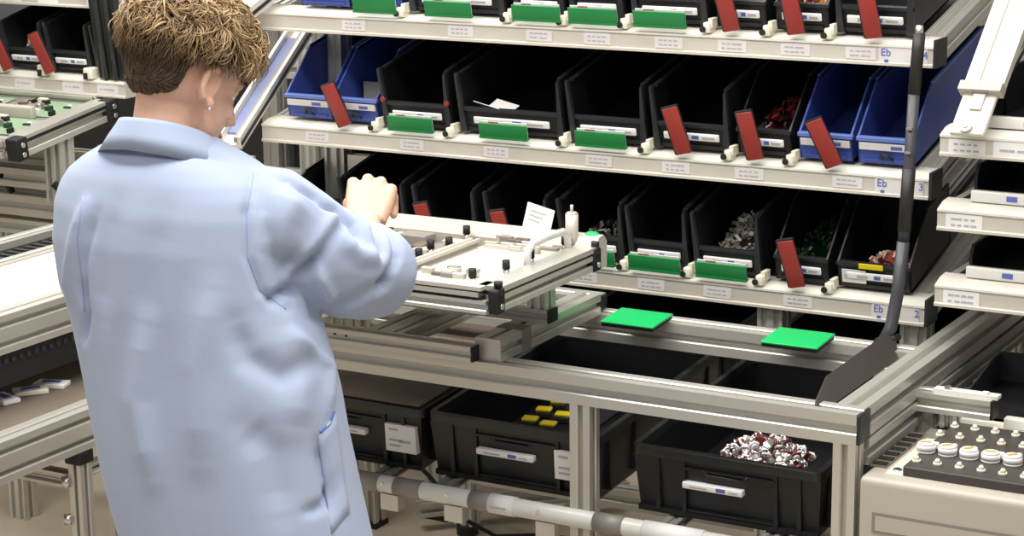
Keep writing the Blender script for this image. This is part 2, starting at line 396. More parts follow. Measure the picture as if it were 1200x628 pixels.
# slip of paper over the wide bin
b = MB()
T = Matrix.Translation((-1.075, .622, 1.300)) @ Euler((rad(-25), rad(8), rad(-12))).to_matrix().to_4x4()
b.box(-.045, .030, -.004, .030, 0, .0012, 'white', T)
T2 = T @ Matrix.Translation((.0, .030, 0)) @ Euler((rad(50), 0, 0)).to_matrix().to_4x4()
b.box(-.030, .035, 0, .035, 0, .0012, 'white', T2)
o = b.build('paper_slip'); setloc(o, (-1.075, .622, 1.30)); tag(o, 'folded white paper slip lying over the front of the widest bin', 'paper')
# pillar-top hook on one bottom bin
# cards
def card_green(x0, x1, z, lab, g):
    t = thing('green_card', lab, 'card', ((x0+x1)/2, FY-.006, z), (rad(12), 0, 0), g); w = x1-x0
    b = MB(); b.bbox(-w/2, w/2, -.004, .000, .002, .033, .0015, 'green'); b.box(-w/2-.0, w/2, -.006, .006, -.001, .003, 'green')
    b.build('card_face', t, False)
    MB().box(-w/2+.004, w/2-.002, .0008, .004, .001, .036, 'sticker').box(-w*.3, -w*.1, .0003, .0009, .0335, .0362, 'inkred').build('back_card', t, False)
def card_red(x, z, lean, lab, g, h=.100, w=.034, y=FY-.010, yaw=0):
    t = thing('red_card', lab, 'card', (x, y, z), (rad(10), rad(lean), rad(yaw)), g)
    MB().bbox(-w/2, w/2, -.003, 0, 0, h, .001, 'red').build('card_face', t, False)
    MB().box(-w/2-.004, w/2-.002, .0004, .010, .001, h+.003, 'blackg').build('card_back', t, False)
gt, gm, gb = 'cards on the top shelf rail', 'cards on the middle shelf rail', 'cards on the bottom shelf rail'
ordn = ['first', 'second', 'third', 'fourth', 'fifth']
for i, (a, b_) in enumerate([(-1.399,-1.288),(-1.214,-1.098),(-.998,-.884),(-.864,-.751),(-.714,-.597)]):
    card_green(a, b_, 1.494, 'green card on the top shelf rail, %s from the left' % ordn[i], gt)
for i, (a, b_) in enumerate([(-1.315,-1.200),(-1.082,-.964),(-.849,-.731)]):
    card_green(a, b_, 1.238, ['green card below the bin with two red dots', 'green card below the white paper slip on the middle shelf', 'green card on the middle shelf left of the second red card'][i], gm)
for i, (a, b_) in enumerate([(-.858,-.757),(-.724,-.605),(-.570,-.456)]):
    card_green(a, b_, .985, ['green card half hidden behind the assembly tray corner', 'green card on the bottom shelf rail, middle of three', 'green card below the heap of grey clips'][i], gb)
for x, z, ln, lab, g in [
    (-.495, 1.494, -12, 'red card in front of the silver parts on the top shelf', gt),
    (-.357, 1.494, -10, 'red card in front of the orange parts on the top shelf', gt),
    (-.199, 1.494, -9, 'rightmost red card on the top shelf before the tall bin', gt),
    (-1.428, 1.238, -20, 'leftmost red card of the middle shelf between two blue bins', gm),
    (-.598, 1.238, -15, 'red card directly right of the three green cards on the middle shelf', gm),
    (-.440, 1.238, -12, 'red card before the low bin with dark red parts', gm),
    (-.272, 1.238, -24, 'strongly tilted red card before the blue bins on the right', gm),
    (-1.205, .985, -12, 'short-looking red card left of two behind the assembly tray', gb),
    (-1.013, .985, -11, 'short-looking red card right of two behind the assembly tray', gb),
    (-.345, .985, -13, 'red card before the dark green parts on the bottom shelf', gb)]:
    card_red(x, z, ln, lab, g)

# dark tube hanging down the right end of the rack
pts = [(-.094,.545,1.512),(-.094,.54,1.48),(-.094,.525,1.40),(-.094,.51,1.25),(-.097,.50,1.12),(-.102,.49,1.02),(-.108,.475,.955),(-.118,.455,.925)]
T_ = thing('hanging_tube', 'long dark tube hanging down in front of the right rack end', 'tube', (-.09, .50, .93))
def seg(pts, a, b): return pts[a:b]
MB().tube(pts[:3], .0120, 12, 'tubeb').cyl((-.094,.545,1.505), (-.094,.545,1.528), .008, .007, m='steel').build('top_sleeve', T_)
MB().tube([pts[2],pts[3],pts[4]], .0112, 12, 'tube').build('grey_section', T_)
MB().tube([(-.094,.511,1.26),(-.095,.506,1.20),(-.0965,.501,1.14)], .0130, 12, 'tubeb').build('tape_wrap', T_)
MB().tube([pts[4],pts[5],pts[6],pts[7]], .0125, 12, 'tube').build('lower_section', T_)
MB().box(-.099, -.088, .502, .508, 1.335, 1.339, 'steel').box(-.099,-.088,.497,.503,1.290,1.294,'steel').build('clamp_band', T_)
b = MB()
for k in range(3): b.cyl((-.128+k*.014, .452, .931+k*.003), (-.122+k*.014, .480, .932+k*.003), .0065, n=10, m=['rubber','steel','rubber'][k])
b.build('end_fitting', T_)

# ------------------------------------------------------------------ assembly bench
B = thing('assembly_bench', 'aluminium profile bench frame with open front above the black crates', 'bench', (-.7, .2, 0))
ZT = .924
MB().slot((-1.60, .0275, ZT-.0275), (-.000, .0275, ZT-.0275), .055, .055, m='alu', nh=1).build('front_rail', B)
MB().slot((-1.60, .4525, ZT-.0275), (-.055, .4525, ZT-.0275), .055, .055, m='alu', nh=1).build('back_rail', B)
c = MB().bbox(0, .006, .0005, .0545, ZT-.0545, ZT-.0005, .002, 'blackg').build('end_cap', B)
MB().slot((-.0275, .055, ZT-.0275), (-.0275, 1.10, ZT-.0275), .055, .055, m='alu', nw=1).build('side_rail', B)
MB().slot((-.018, .055, .842), (-.018, 1.10, .842), .045, .045, m='alu').build('lower_side_rail', B)
for x in (-.021, -.533, -1.56):
    MB().slot((x, .021, .03), (x, .021, ZT-.055), .041, .041, (0,1,0), nw=1, m='alu', g=.005).build('post', B)
    MB().cyl((x, .021, 0), (x, .021, .03), .020, m='rubber').build('post_foot', B)
for x in (-.03, -1.56):
    MB().slot((x, .4525, .03), (x, .4525, ZT-.055), .055, .055, (0,1,0), m='alu').build('post', B)
    MB().cyl((x, .4525, 0), (x, .4525, .03), .028, m='rubber').build('post_foot', B)
# roller shelf that carries the crates: front tube and tilted tracks
rl = MB().cyl((-1.60, .000, .650), (-.03, .000, .650), .0175, n=18, m='clear').build('roller_tube', B)
for x in (-1.0, -.905, -.735, -.47):
    MB().cyl((x-.03, .000, .650), (x+.03, .000, .650), .0188, n=18, m='greyp').build('tube_sleeve', rl)
MB().cyl((-.722, 0, .650), (-.668, 0, .650), .0192, n=18, m='white').box(-.712,-.68,-.0199,-.0186,.648,.651,'ink').build('tube_label', rl)
MB().cyl((-.40, 0, .650), (-.28, 0, .650), .0192, n=18, m='white').build('tube_label', rl)
for x in (-.945, -.80, -.60):
    MB().box(x-.02, x+.02, -.012, .012, .602, .634, 'alu').cyl((x-.012,-.019,.655),(x-.012,-.014,.655),.004,m='steel',n=8).build('tube_bracket', B)
T3 = rad(4)
for x in (-1.22, -.98, -.84, -.56, -.36, -.17):
    MB().slot((x, .02, .655), (x, .95, .655+.93*math.tan(T3)), .03, .018, m='greyp', g=.004, d=.004).build('roller_track', B)
MB().slot((-1.60, .95, .705), (0, .95, .705), .04, .04, m='alu').build('rear_track_rail', B)
# green pads on the back rail
for i, (x, lab) in enumerate([(-.605, 'left bright green pad clipped to the bench back rail'), (-.262, 'right bright green pad clipped to the bench back rail')]):
    t = thing('green_pad', lab, 'pad', (x, .385, .918), (rad(4), 0, 0), 'green pads on the bench back rail')
    MB().bbox(-.058, .058, -.045, .050, .016, .021, .002, 'greenb').build('pad_top', t, False)
    MB().box(-.056, .056, -.043, .048, .010, .0155, 'rubber').box(-.02, .02, .03, .05, .002, .010, 'rubber').build('pad_base', t, False)
# dark flap at the right inside edge
b = MB(); T = Matrix.Translation((-.084, .015, .918)) @ Euler((0, rad(-44), 0)).to_matrix().to_4x4()
poly = [(0,0),(.06,-.012),(.40,-.012),(.45,.02),(.43,.040),(.12,.036),(.03,.012)]
vs0 = [b.bm.verts.new(T @ Vector((0, y, z*1.0))) for y, z in poly]; vs1 = [b.bm.verts.new(T @ Vector((.006, y, z))) for y, z in poly]
b._f([b.bm.faces.new(vs0), b.bm.faces.new(vs1[::-1])]+[b.bm.faces.new((vs0[i], vs1[i], vs1[(i+1) % 7], vs0[(i+1) % 7])) for i in range(7)], 'flap')
o = b.build('dark_flap'); setloc(o, (-.092, .2, .925)); tag(o, 'dark brown slanted flap along the inside of the right bench rail', 'flap')

# ------------------------------------------------------------------ crates
def crate(w=.372, d=.56, h=.128):
    b = MB(); t = .006; tp = .012
    def ring(z, ins): return [(-w/2+ins, ins), (w/2-ins, ins), (w/2-ins, d-ins), (-w/2+ins, d-ins)]
    # outer and inner walls (tapered)
    lo = [b.bm.verts.new((x, y, 0)) for x, y in ring(0, tp)]; hi = [b.bm.verts.new((x, y, h-.018)) for x, y in ring(h, .004)]
    lo2 = [b.bm.verts.new((x, y, t)) for x, y in ring(0, tp+t)]; hi2 = [b.bm.verts.new((x, y, h)) for x, y in ring(h, .004+t)]
    fs = [b.bm.faces.new((lo[i], lo[(i+1) % 4], hi[(i+1) % 4], hi[i])) for i in range(4)]
    fs += [b.bm.faces.new((lo2[i], hi2[i], hi2[(i+1) % 4], lo2[(i+1) % 4])) for i in range(4)]
    fs += [b.bm.faces.new(lo[::-1]), b.bm.faces.new(lo2)]
    b._f(fs, 'box')
    # ribs on the front and sides, and the handle frame
    for x in (-.36, -.22, .26, .38):
        b.box(w*x-.004, w*x+.004, -.001+.002, .012, .008, h-.015, 'box')
    for s in (-1, 1):
        for y in (.05, .16, .38, .50):
            a, c = sorted((s*(w/2-.001), s*(w/2-.012))); b.box(a, c, y-.004, y+.004, .008, h-.015, 'box')
    b.box(-w*.22, w*.26, .0, .010, h-.034, h-.029, 'box').box(-w*.22, w*.26, .003, .012, .012, .016, 'box')
    b.tube([(-.045,.002,h-.030),(-.035,.002,h-.040),(.035,.002,h-.040),(.045,.002,h-.030)], .003, 6, 'box')
    b.box(-w/2+.01, w/2-.01, .004, .012, .0, .010, 'box')
    return b
def crate_rim(w=.372, d=.56, h=.128):
    b = MB(); k = .012
    O = [(-w/2,0),(w/2,0),(w/2,d),(-w/2,d)]; I = [(-w/2+k,k),(w/2-k,k),(w/2-k,d-k),(-w/2+k,d-k)]
    def rnd(P, r):
        out = []; c = ((P[0][0]+P[1][0])/2, (P[0][1]+P[2][1])/2)
        for i, (x, y) in enumerate(P):
            sx = 1 if x > c[0] else -1; sy = 1 if y > c[1] else -1; a0 = {(-1,-1): PI, (1,-1): 1.5*PI, (1,1): 0, (-1,1): .5*PI}[(sx, sy)]
            for j in range(5):
                a = a0+j*PI/8; out.append((x-sx*r+math.cos(a)*r, y-sy*r+math.sin(a)*r))
        return out
    O = rnd(O, .016); I = rnd(I, .010); n = len(O)
    vo = [[b.bm.verts.new((x, y, z)) for x, y in O] for z in (h-.018, h-.002)]; vi = [[b.bm.verts.new((x, y, z)) for x, y in I] for z in (h-.018, h-.002)]
    vt = [b.bm.verts.new((x*.995, (y-d/2)*.995+d/2, h)) for x, y in O]; vit = [b.bm.verts.new((x, y, h)) for x, y in I]
    fs = []
    for i in range(n):
        j = (i+1) % n
        for A, C in ((vo[0], vo[1]), (vo[1], vt), (vt, vit), (vit, vi[0]), (vi[0], vo[0])): fs.append(b.bm.faces.new((A[i], A[j], C[j], C[i])))
    for v in vi[1]: b.bm.verts.remove(v)
    b._f(fs, 'boxrim', False)
    return b
def crate_labels(t, card=True, cardx=.128, w=.372, strip=(-.076, .048), cz=.066):
    y = -.0005
    b = MB(); T = Matrix.Translation((0, y, .068)) @ Matrix.Rotation(rad(3), 4, 'Y') if False else None
    b.bbox(strip[0], strip[1], -.006, .010, .060, .072, .002, 'white')
    mx = (strip[0]+strip[1])/2
    b.box(mx-.045, mx-.01, -.0068, -.0058, .064, .067, 'ink').box(mx+.008, mx+.026, -.0068, -.0058, .063, .070, 'inkblue').box(mx+.032, mx+.05, -.0068, -.0058, .064, .067, 'ink')
    b.build('label_strip', t, False)
    if card:
        b = MB().box(cardx-.035, cardx+.035, -.0035, .010, .036, .092, 'white')
        for k, ww in enumerate((.02, .0, .03, .025)):
            if ww: b.box(cardx-.026, cardx-.026+ww, -.0045, -.0033, .080-k*.011, .084-k*.011, 'ink')
        b.box(cardx-.004, cardx+.022, -.0045, -.0033, .056, .061, 'ink')
        b.build('paper_card', t, False)
def make_crate(x, y, z, lab, g, card=True, labels=True, tilt=T3, cardx=.128, strip=(-.076, .048)):
    t = thing('crate', lab, 'crate', (x, y, z), (tilt, 0, 0), g)
    crate().build('crate_body', t, False); crate_rim().build('crate_rim', t, False)
    if labels: crate_labels(t, card, cardx, strip=strip)
    return t
cg = 'black crates on the lower roller shelf'
CA = make_crate(-1.083, .044, .670, 'lidded black crate partly hidden behind the light blue coat', cg, cardx=.137, strip=(-.08, .056))
CB = make_crate(-.698, .044, .670, 'open black crate with yellow parts left of the middle post', cg, cardx=.128)
CC = make_crate(-.259, .044, .670, 'open black crate with red and silver fittings under the bench', cg, card=False, strip=(-.082, .036))
t = CA
MB().bbox(-.175, .175, .012, .54, .1285, .134, .002, 'brown').build('crate_lid', t, False)
# second row behind, seen through the bench opening
make_crate(-1.09, .69, .728, 'black crate behind the lidded crate in the second row', cg, labels=False)
make_crate(-.70, .69, .728, 'black crate behind the crate with yellow parts', cg, labels=False)
make_crate(-.25, .69, .728, 'black crate behind the crate with red and silver fittings', cg, labels=False)
# upper second-row crates under the rack
def incrate(c, x, y, z=.006): return tuple(Vector(c.location)+Matrix.Rotation(T3, 3, 'X') @ Vector((x, y, z)))
def fitting(x, y, z, first=[None]): pass
# red and silver fittings
heap('pipe_fittings', 'heap of red and silver ring fittings in the right crate', 'fittings', incrate(CC, .020, .140, .062), .080, .085, .052, .020, 260, ['steel', 'redpart', 'white', 'steel'], 'ring', T3)
o = MB().box(-.30, -.115, .12, .32, .682, .745, 'box').build('inner_tray'); 
bpy.data.objects.remove(o)
# yellow topped switches, one object each, on a pale insert sheet
t = thing('insert_sheet', 'pale sheet lying in the crate under the yellow switches', 'sheet', incrate(CB, .047, .100, .108), (T3, 0, 0))
MB().box(-.045, .085, -.075, .12, -.004, 0, 'black').box(-.050, -.047, -.075, .12, -.004, .003, 'sticker').build('sheet', t, False)
MB().box(-.044,-.04,-.07,.1,-.10,-.004,'black').build('support', t, False)
sw = None
spots = [(-.035,-.045),(-.035,.010),(-.030,.060),(.010,-.055),(.012,.0),(.018,.055)]
desc = ['front left', 'middle left', 'rear left', 'front right', 'middle right', 'rear right']
for i, (x, y) in enumerate(spots):
    loc = Vector(t.location)+Matrix.Rotation(T3, 3, 'X') @ Vector((x, y, 0)); lab = 'yellow topped switch in the crate, %s of the cluster' % desc[i]
    if sw is None:
        sw = thing('switch', lab, 'switch', loc, (T3, 0, .15), 'yellow topped switches in the crate')
        MB().bbox(-.013, .013, -.012, .012, .001, .013, .002, 'blackg').build('switch_body', sw, False)
        MB().bbox(-.015, .015, -.010, .010, .013, .019, .002, 'yellow').build('switch_cap', sw, False)
    else: dup(sw, loc, lab, (T3, 0, .1+.12*(i % 3)))

# ------------------------------------------------------------------ kit frame lying on the bench and the fixture above it
K = thing('sliding_frame', 'low aluminium frame resting on the left of the bench rails', 'frame', (-1.0, .1, ZT))
zk = ZT+.015
MB().slot((-1.55, .002, zk), (-.755, .002, zk), .032, .030, m='alu', nh=1, g=.004, d=.008).box(-1.062,-1.056,-.0146,-.0139,zk+.003,zk+.007,'rubber').box(-1.036,-1.030,-.0146,-.0139,zk+.002,zk+.006,'rubber').build('front_member', K)
MB().bbox(-.755, -.751, -.013, .017, zk-.0148, zk+.0148, .002, 'rubber').build('end_cap', K)
MB().slot((-.7325, .018, ZT+.0220), (-.7325, .424, ZT+.0220), .055, .043, m='alu', g=.005, d=.010).box(-.7600, -.7052, .0125, .0180, ZT+.0006, ZT+.0434, 'alu').build('side_member', K)
MB().slot((-.965, .018, zk), (-.965, .30, zk), .080, .030, m='alu', nw=2, g=.004, d=.008).build('middle_member', K)
MB().slot((-1.28, .018, zk), (-1.28, .30, zk), .036, .030, m='alu', g=.004, d=.008).build('side_member', K)
MB().box(-.7615, -.7040, .095, .130, ZT+.0008, ZT+.0447, 'greyp').build('tape_band', K)
MB().slot((-1.55, .175, ZT+.0575), (-.684, .175, ZT+.0575), .040, .028, m='alu', g=.004, d=.008).build('long_rail', K)
MB().bbox(-.684, -.679, .157, .193, ZT+.0445, ZT+.0710, .002, 'rubber').build('end_cap', K)
MB().slot((-1.5, .456, ZT+.0165), (-.722, .452, ZT+.0165), .055, .032, m='alu', g=.004, d=.008).build('rear_rail', K)
MB().bbox(-.722, -.717, .427, .477, ZT+.002, ZT+.031, .002, 'rubber').build('end_cap', K)

F = thing('assembly_tray', 'flat assembly tray with knobs and handle in front of the raised hand', 'tray', (-.95, .03, 1.06))
tx0, tx1, ty0, ty1, tz = -1.32, -.598, -.190, .215, 1.12
MB().slot((-.706, .175, .996), (-.706, .175, 1.076), .040, .040, (0,1,0), 2, 1, 'alu', .004, .008).build('upright', F)
MB().slot((-1.25, .175, .996), (-1.25, .175, 1.076), .04, .04, (0,1,0), 2, 1, 'alu', .005).build('upright', F)
MB().slot((tx1-.0225, ty0+.02, tz-.030), (tx1-.0225, ty1-.02, tz-.030), .045, .030, m='alu', g=.004).box(tx1-.046, tx1+.001, ty0+.02, ty1-.02, tz-.010, tz, 'alu').box(tx1-.040, tx1-.004, ty0+.02, ty1-.02, tz-.016, tz-.009, 'rubber').build('side_profile', F)
MB().slot((tx0+.0225, ty0+.04, tz-.034), (tx0+.0225, ty1-.04, tz-.034), .045, .045, m='alu').build('side_profile', F)
MB().slot((tx0, ty0+.02, tz-.036), (tx1-.02, ty0+.02, tz-.036), .040, .024, m='alu', g=.004, d=.008).box(tx0, tx1-.03, ty0+.004, ty0+.05, tz-.024, tz-.018, 'rubber').box(tx0, tx1-.035, ty0-.001, ty0+.05, tz-.018, tz-.010, 'alu').box(tx0, tx1-.03, ty0+.003, ty0+.05, tz-.010, tz-.007, 'rubber').box(tx0, tx1-.03, ty0+.001, ty0+.05, tz-.007, tz, 'rail').build('front_profile', F)
MB().prism([(0,-.05),(0,-.008),(-.012,.012),(-.032,.014),(-.045,0),(-.045,-.05)], (tx0, ty1-.02, tz+.004), (tx1+.0, ty1-.02, tz+.004), (0,0,1), 'rail').build('back_profile', F)
for y in (ty0+.018, ty1-.016):
    b = MB().bbox(tx1-.016, tx1+.004, y-.017, y+.012, tz-.047, tz-.002, .005, 'rubber')
    for dz in (.014, .034): b.cyl((tx1+.003, y-.002, tz-dz), (tx1+.006, y-.002, tz-dz), .0055, n=10, m='steel' if dz > .02 else 'rubber')
    b.cyl((tx1-.004, y, tz), (tx1-.004, y, tz+.010), .008, n=10, m='rubber')
    b.build('corner_block', F)
MB().box(tx0+.02, tx1-.04, ty0+.04, ty1-.04, tz-.035, tz-.020, 'greyp').build('base_plate', F)
MB().box(-.806, -.655, -.150, .110, tz-.020, tz-.006, 'wplate').build('white_plate', F)
MB().box(-.812, -.65, .112, .170, tz-.020, tz-.006, 'rail').box(-.80,-.70,.12,.135,tz-.006,tz,'rail').box(-.79,-.66,.15,.165,tz-.006,tz-.001,'greyp').build('rear_block', F)
MB().slot((-.832, ty0+.05, tz-.006), (-.832, .14, tz-.006), .024, .024, m='rail', g=.004, d=.006).build('divider_bar', F)
r2 = random.Random(3)
for k in range(30):
    x = -1.20+r2.random()*.33; y = -.14+r2.random()*.32; w1 = .02+r2.random()*.05; h1 = .012+r2.random()*.03; zz = tz-.02
    MB().bbox(x-w1/2, x+w1/2, y-h1/2, y+h1/2, zz, zz+.010+r2.random()*.012, .0015, r2.choice(['alu', 'greyp', 'brown', 'machine', 'machine', 'rail'])).build('jig_block', F)
for k in range(12):
    x = -.78+r2.random()*.10; y = -.145+r2.random()*.05
    MB().bbox(x-.012, x+.012, y-.006, y+.006, tz-.004, tz+.004+r2.random()*.006, .0015, r2.choice(['alu', 'greyp', 'brown', 'machine', 'machine', 'rail'])).build('jig_block', F)
for k in range(14):
    x = -.80+r2.random()*.13; y = .12+r2.random()*.06
    MB().bbox(x-.014, x+.014, y-.005, y+.005, tz-.006, tz+.001+r2.random()*.010, .0015, r2.choice(['alu', 'greyp', 'brown', 'machine', 'machine', 'rail'])).build('jig_block', F)
MB().box(-1.05, -1.0, -.02, .0, tz-.01, tz+.006, 'orange').build('orange_marker', F)
for x, y in [(-.87,.039),(-.851,.075),(-.851,-.034),(-.876,.183),(-.677,-.133),(-.657,-.047),(-.661,.053),(-.66,.186),(-1.0,.1),(-1.05,-.05)]:
    MB().cyl((x, y, tz-.02), (x, y, tz+.002), .006, n=10, m='steel').cyl((x, y, tz+.002), (x, y, tz+.018), .0075, .007, n=12, m='rubber').build('knob', F)
hp = [(-.645,.010,tz-.004),(-.645,.012,tz+.022),(-.645,.030,tz+.034),(-.645,.085,tz+.036),(-.645,.150,tz+.034),(-.645,.168,tz+.022),(-.645,.170,tz-.004)]
MB().tube(hp, .0072, 12, 'clear').build('handle', F)
MB().cyl((-.655, .205, tz-.005), (-.655, .205, tz+.058), .0125, n=20, m='rail').cyl((-.655,.205,tz+.058), (-.655,.205,tz+.061), .0125, .009, n=20, m='rail').cyl((-.655,.205,tz+.061),(-.655,.205,tz+.075), .003, n=8, m='rail').build('locating_post', F)
t = thing('white_card', 'leaning white paper card standing on the rear edge of the assembly tray', 'card', (-.742, .222, tz+.010), (rad(-8), rad(10), rad(-6)))
b = MB().box(-.034, .030, 0, .0015, 0, .052, 'white')
for k in range(3): b.box(-.024, .014-.006*k, -.0007, .0001, .038-k*.009, .0395-k*.009, 'ink')
b.build('card_sheet', t, False)
MB().ell((-.622, .225, tz+.016), (.016, .012, .007), 'greenb', sub=2).box(-.640,-.602,.212,.236,tz+.000,tz+.012,'white').build('green_button', F)

# ------------------------------------------------------------------ slanted channels
def channel(p0, p1, w, label, cat='channel', strip='ruler', h=.03, up=(0,0,1), name='slanted_channel', side='lip', span=(.08, .9)):
    p0, p1 = Vector(p0), Vector(p1); t = thing(name, label, cat, p0)
    U = [(-w/2,0),(w/2,0),(w/2,h),(w/2-.008,h),(w/2-.008,.010),(-w/2+.008,.010),(-w/2+.008,h),(-w/2,h)]
    MB().prism(U, p0, p1, up, side).build('channel_body', t)
    d = p1-p0
    if strip:
        MB().prism([(-w/2+.009,.0105),(w/2-.009,.0105),(w/2-.009,.016),(-w/2+.009,.016)], p0+d*span[0], p0+d*span[1], up, strip).build('channel_strip', t)
    MB().prism([(w/2-.016,.016),(w/2-.009,.016),(w/2-.009,h-.002),(w/2-.016,h-.002)], p0, p1, up, 'greyp').prism([(w/2,.010),(w/2+.003,.010),(w/2+.003,.017),(w/2,.017)], p0, p1, up, 'rubber').build('edge_seal', t)
    return t
# in front of the left end of the rack, just beyond the head
channel((-1.641,.446,1.193), (-1.775,.93,1.392), .056, 'slanted white channel with pale blue strip behind the face')
channel((-1.655, .52, 1.475), (-1.66, .86, 1.60), .075, 'slanted pale channel at the top left of the rack', strip='lip')

# ------------------------------------------------------------------ right hand rack
RR = thing('side_rack', 'second flow rack cut off at the right edge of the photo', 'rack', (.3, .9, 0))
for z in (1.292, 1.150, 1.003):
    y = .50
    b = rail_mb(-.032, .75, y, z)
    r = b.build('shelf_rail', RR)
    sticker(r, .020, y-.0002, z+.018, .070, .030, 2, 'white'); 
    if z > 1.2: sticker(r, .115, y-.0002, z+.018, .090, .034, 1, 'white')
    MB().box(-.030, .0, y+.062, y+.60, z+.02, z+.045, 'alu', None).box(-.012,-.004,y+.07,y+.60,z+.044,z+.047,'rubber').build('side_rail', RR)
    MB().box(0, .74, y+.062, y+.62, z+.012, z+.024, 'greyp').build('shelf_deck', RR)
for x in (.70,):
    for y in (.60, 1.15): MB().slot((x, y, .823 if y < 1 else 0), (x, y, 1.6), .05, .05, (0,1,0)).build('upright', RR)
for z in (.93, .80): MB().slot((.015, 1.15, z), (.675, 1.15, z), .05, .05).build('cross_rail', RR)
MB().slot((-.01, 1.15, 0), (-.01, 1.15, 1.5), .05, .05, (0,1,0)).build('upright', RR)
def shallow(x0, x1, z, lab, h):
    t = thing('shallow_bin', lab, 'bin', ((x0+x1)/2, .535, z), (0,0,0), 'shallow bins on the side rack'); w = x1-x0
    b = MB(); b.bbox(-w/2, w/2, .012, .30, 0, .010, .003, 'black')
    for s in (-1, 1):
        a, c = sorted((s*w/2, s*(w/2-.006))); b.prism([(-.012,0),(-.30,0),(-.30,h),(-.028,h),(-.012,h-.02)], (a,0,0), (c,0,0), (0,0,1), 'black')
    b.box(-w/2, w/2, .29, .30, 0, h, 'black')
    b.build('bin_shell', t, False)
    MB().bbox(-w/2-.002, w/2+.002, -.002, .014, .0, .022, .003, 'clear').box(-w*.1, w*.02, -.003, -.001, .006, .016, 'inkblue').build('label_front', t, False)
shallow(.022, .19, 1.202, 'shallow black bin with pale front edge on the middle right shelf', .068)
shallow(.018, .19, 1.055, 'shallow black bin with pale front edge on the lower right shelf', .060)
shallow(.046, .22, 1.345, 'shallow black bin at the upper right beside the white slide', .10)
# white clamp slide
W = thing('white_slide', 'white slanted slide with clamp and bolt standing on the right rack', 'slide', (.02, .47, 1.345))
p0 = Vector((.030, .462, 1.347)); p1 = Vector((.060, .62, 1.565))
d = p1-p0; dn = d.normalized(); sx = Vector((1,0,0)); nn = sx.cross(dn); 
def fr(p): 
    Tm = Matrix.Identity(4); 
    for i, v in enumerate((sx, dn, nn)): 
        for r_ in range(3): Tm[r_][i] = v[r_]
    Tm.translation = p; return Tm
TF = fr(p0)
Ls = d.length
MB().bbox(-.032, .032, -.005, .085, -.012, .0, .003, 'lip', TF).build('lower_plate', W)
MB().box(-.036, -.010, .095, Ls+.1, -.012, .004, 'lip', TF).box(.014, .038, .095, Ls+.1, -.012, .004, 'lip', TF).box(-.036, .038, .095, Ls+.1, -.016, -.012, 'lip', TF).build('upper_rails', W)
MB().box(-.012, .016, .09, Ls+.1, -.0115, -.002, 'sticker', TF).build('slide_insert', W)
MB().box(-.040, .040, .080, .098, -.014, .016, 'machine', TF).box(-.016, .016, .078, .094, .006, .013, 'greyp', TF).build('clamp_block', W)
MB().box(-.010, .012, .045, .10, .0, .006, 'sticker', TF).build('tongue', W)
MB().cyl(TF @ Vector((-.004, .008, 0)), TF @ Vector((-.004, .008, .010)), .012, n=18, m='steel').cyl(TF @ Vector((-.004,.008,.010)), TF @ Vector((-.004,.008,.014)), .007, n=6, m='steel').build('bolt', W)
MB().tube([(.055,.62,1.35),(.06,.60,1.42),(.09,.64,1.5)], .003, 6, 'rubber').build('cable', W)

# ------------------------------------------------------------------ machine at lower right
MC = thing('machine_cabinet', 'cream machine housing with rounded top edge at the lower right', 'machine', (.3, .3, 0))
MB().bbox(.012, .80, -.015, .262, .0, .822, .014, 'machine', seg=4).build('housing', MC)
b = MB().box(.016, .80, .262, 1.08, .0, .790, 'machine').build('rear_housing', MC)
MB().box(.048, .80, .012, .236, .8215, .8245, 'cream').build('top_plate', MC)
MB().box(.034, .80, .240, .300, .790, .8235, 'greyp').build('joint_strip', MC)
MB().box(.062, .80, .300, 1.08, .790, .822, 'cream').build('rear_plate', MC)
b = MB().box(.038, .70, -.0165, -.0145, .726, .762, 'greyp').box(.044, .70, -.0172, -.0160, .730, .756, 'machine').build('recess_panel', MC)
for x, y in ((.062, .040), (.075, .218), (.12, .33), (.057, .218)):
    if (x, y) == (.057, .218): continue
    MB().cyl((x, y, .822), (x, y, .8262), .008, n=14, m='steel').cyl((x, y, .8262), (x, y, .8270), .0045, n=6, m='rubber').build('screw', MC)
b = MB().box(.010, .040, .045, .262, .8215, .8240, 'brown').box(.018, .060, .262, 1.08, .790, .806, 'greyp')
b.build('slot_strip', MC)
for k in range(20):
    y = .28+k*.038
    o = MB().bbox(.026, .050, y-.010, y+.010, .8061, .809, .0012, 'rubber').build('slot', MC)
for k in range(7):
    MB().bbox(.012, .037, .052+k*.030, .068+k*.030, .8241, .8262, .001, 'rubber').build('slot', MC)
# edge gap slots beside the front housing
MB().box(.005, .0118, .03, .262, .40, .800, 'rubber').build('side_seal', MC)
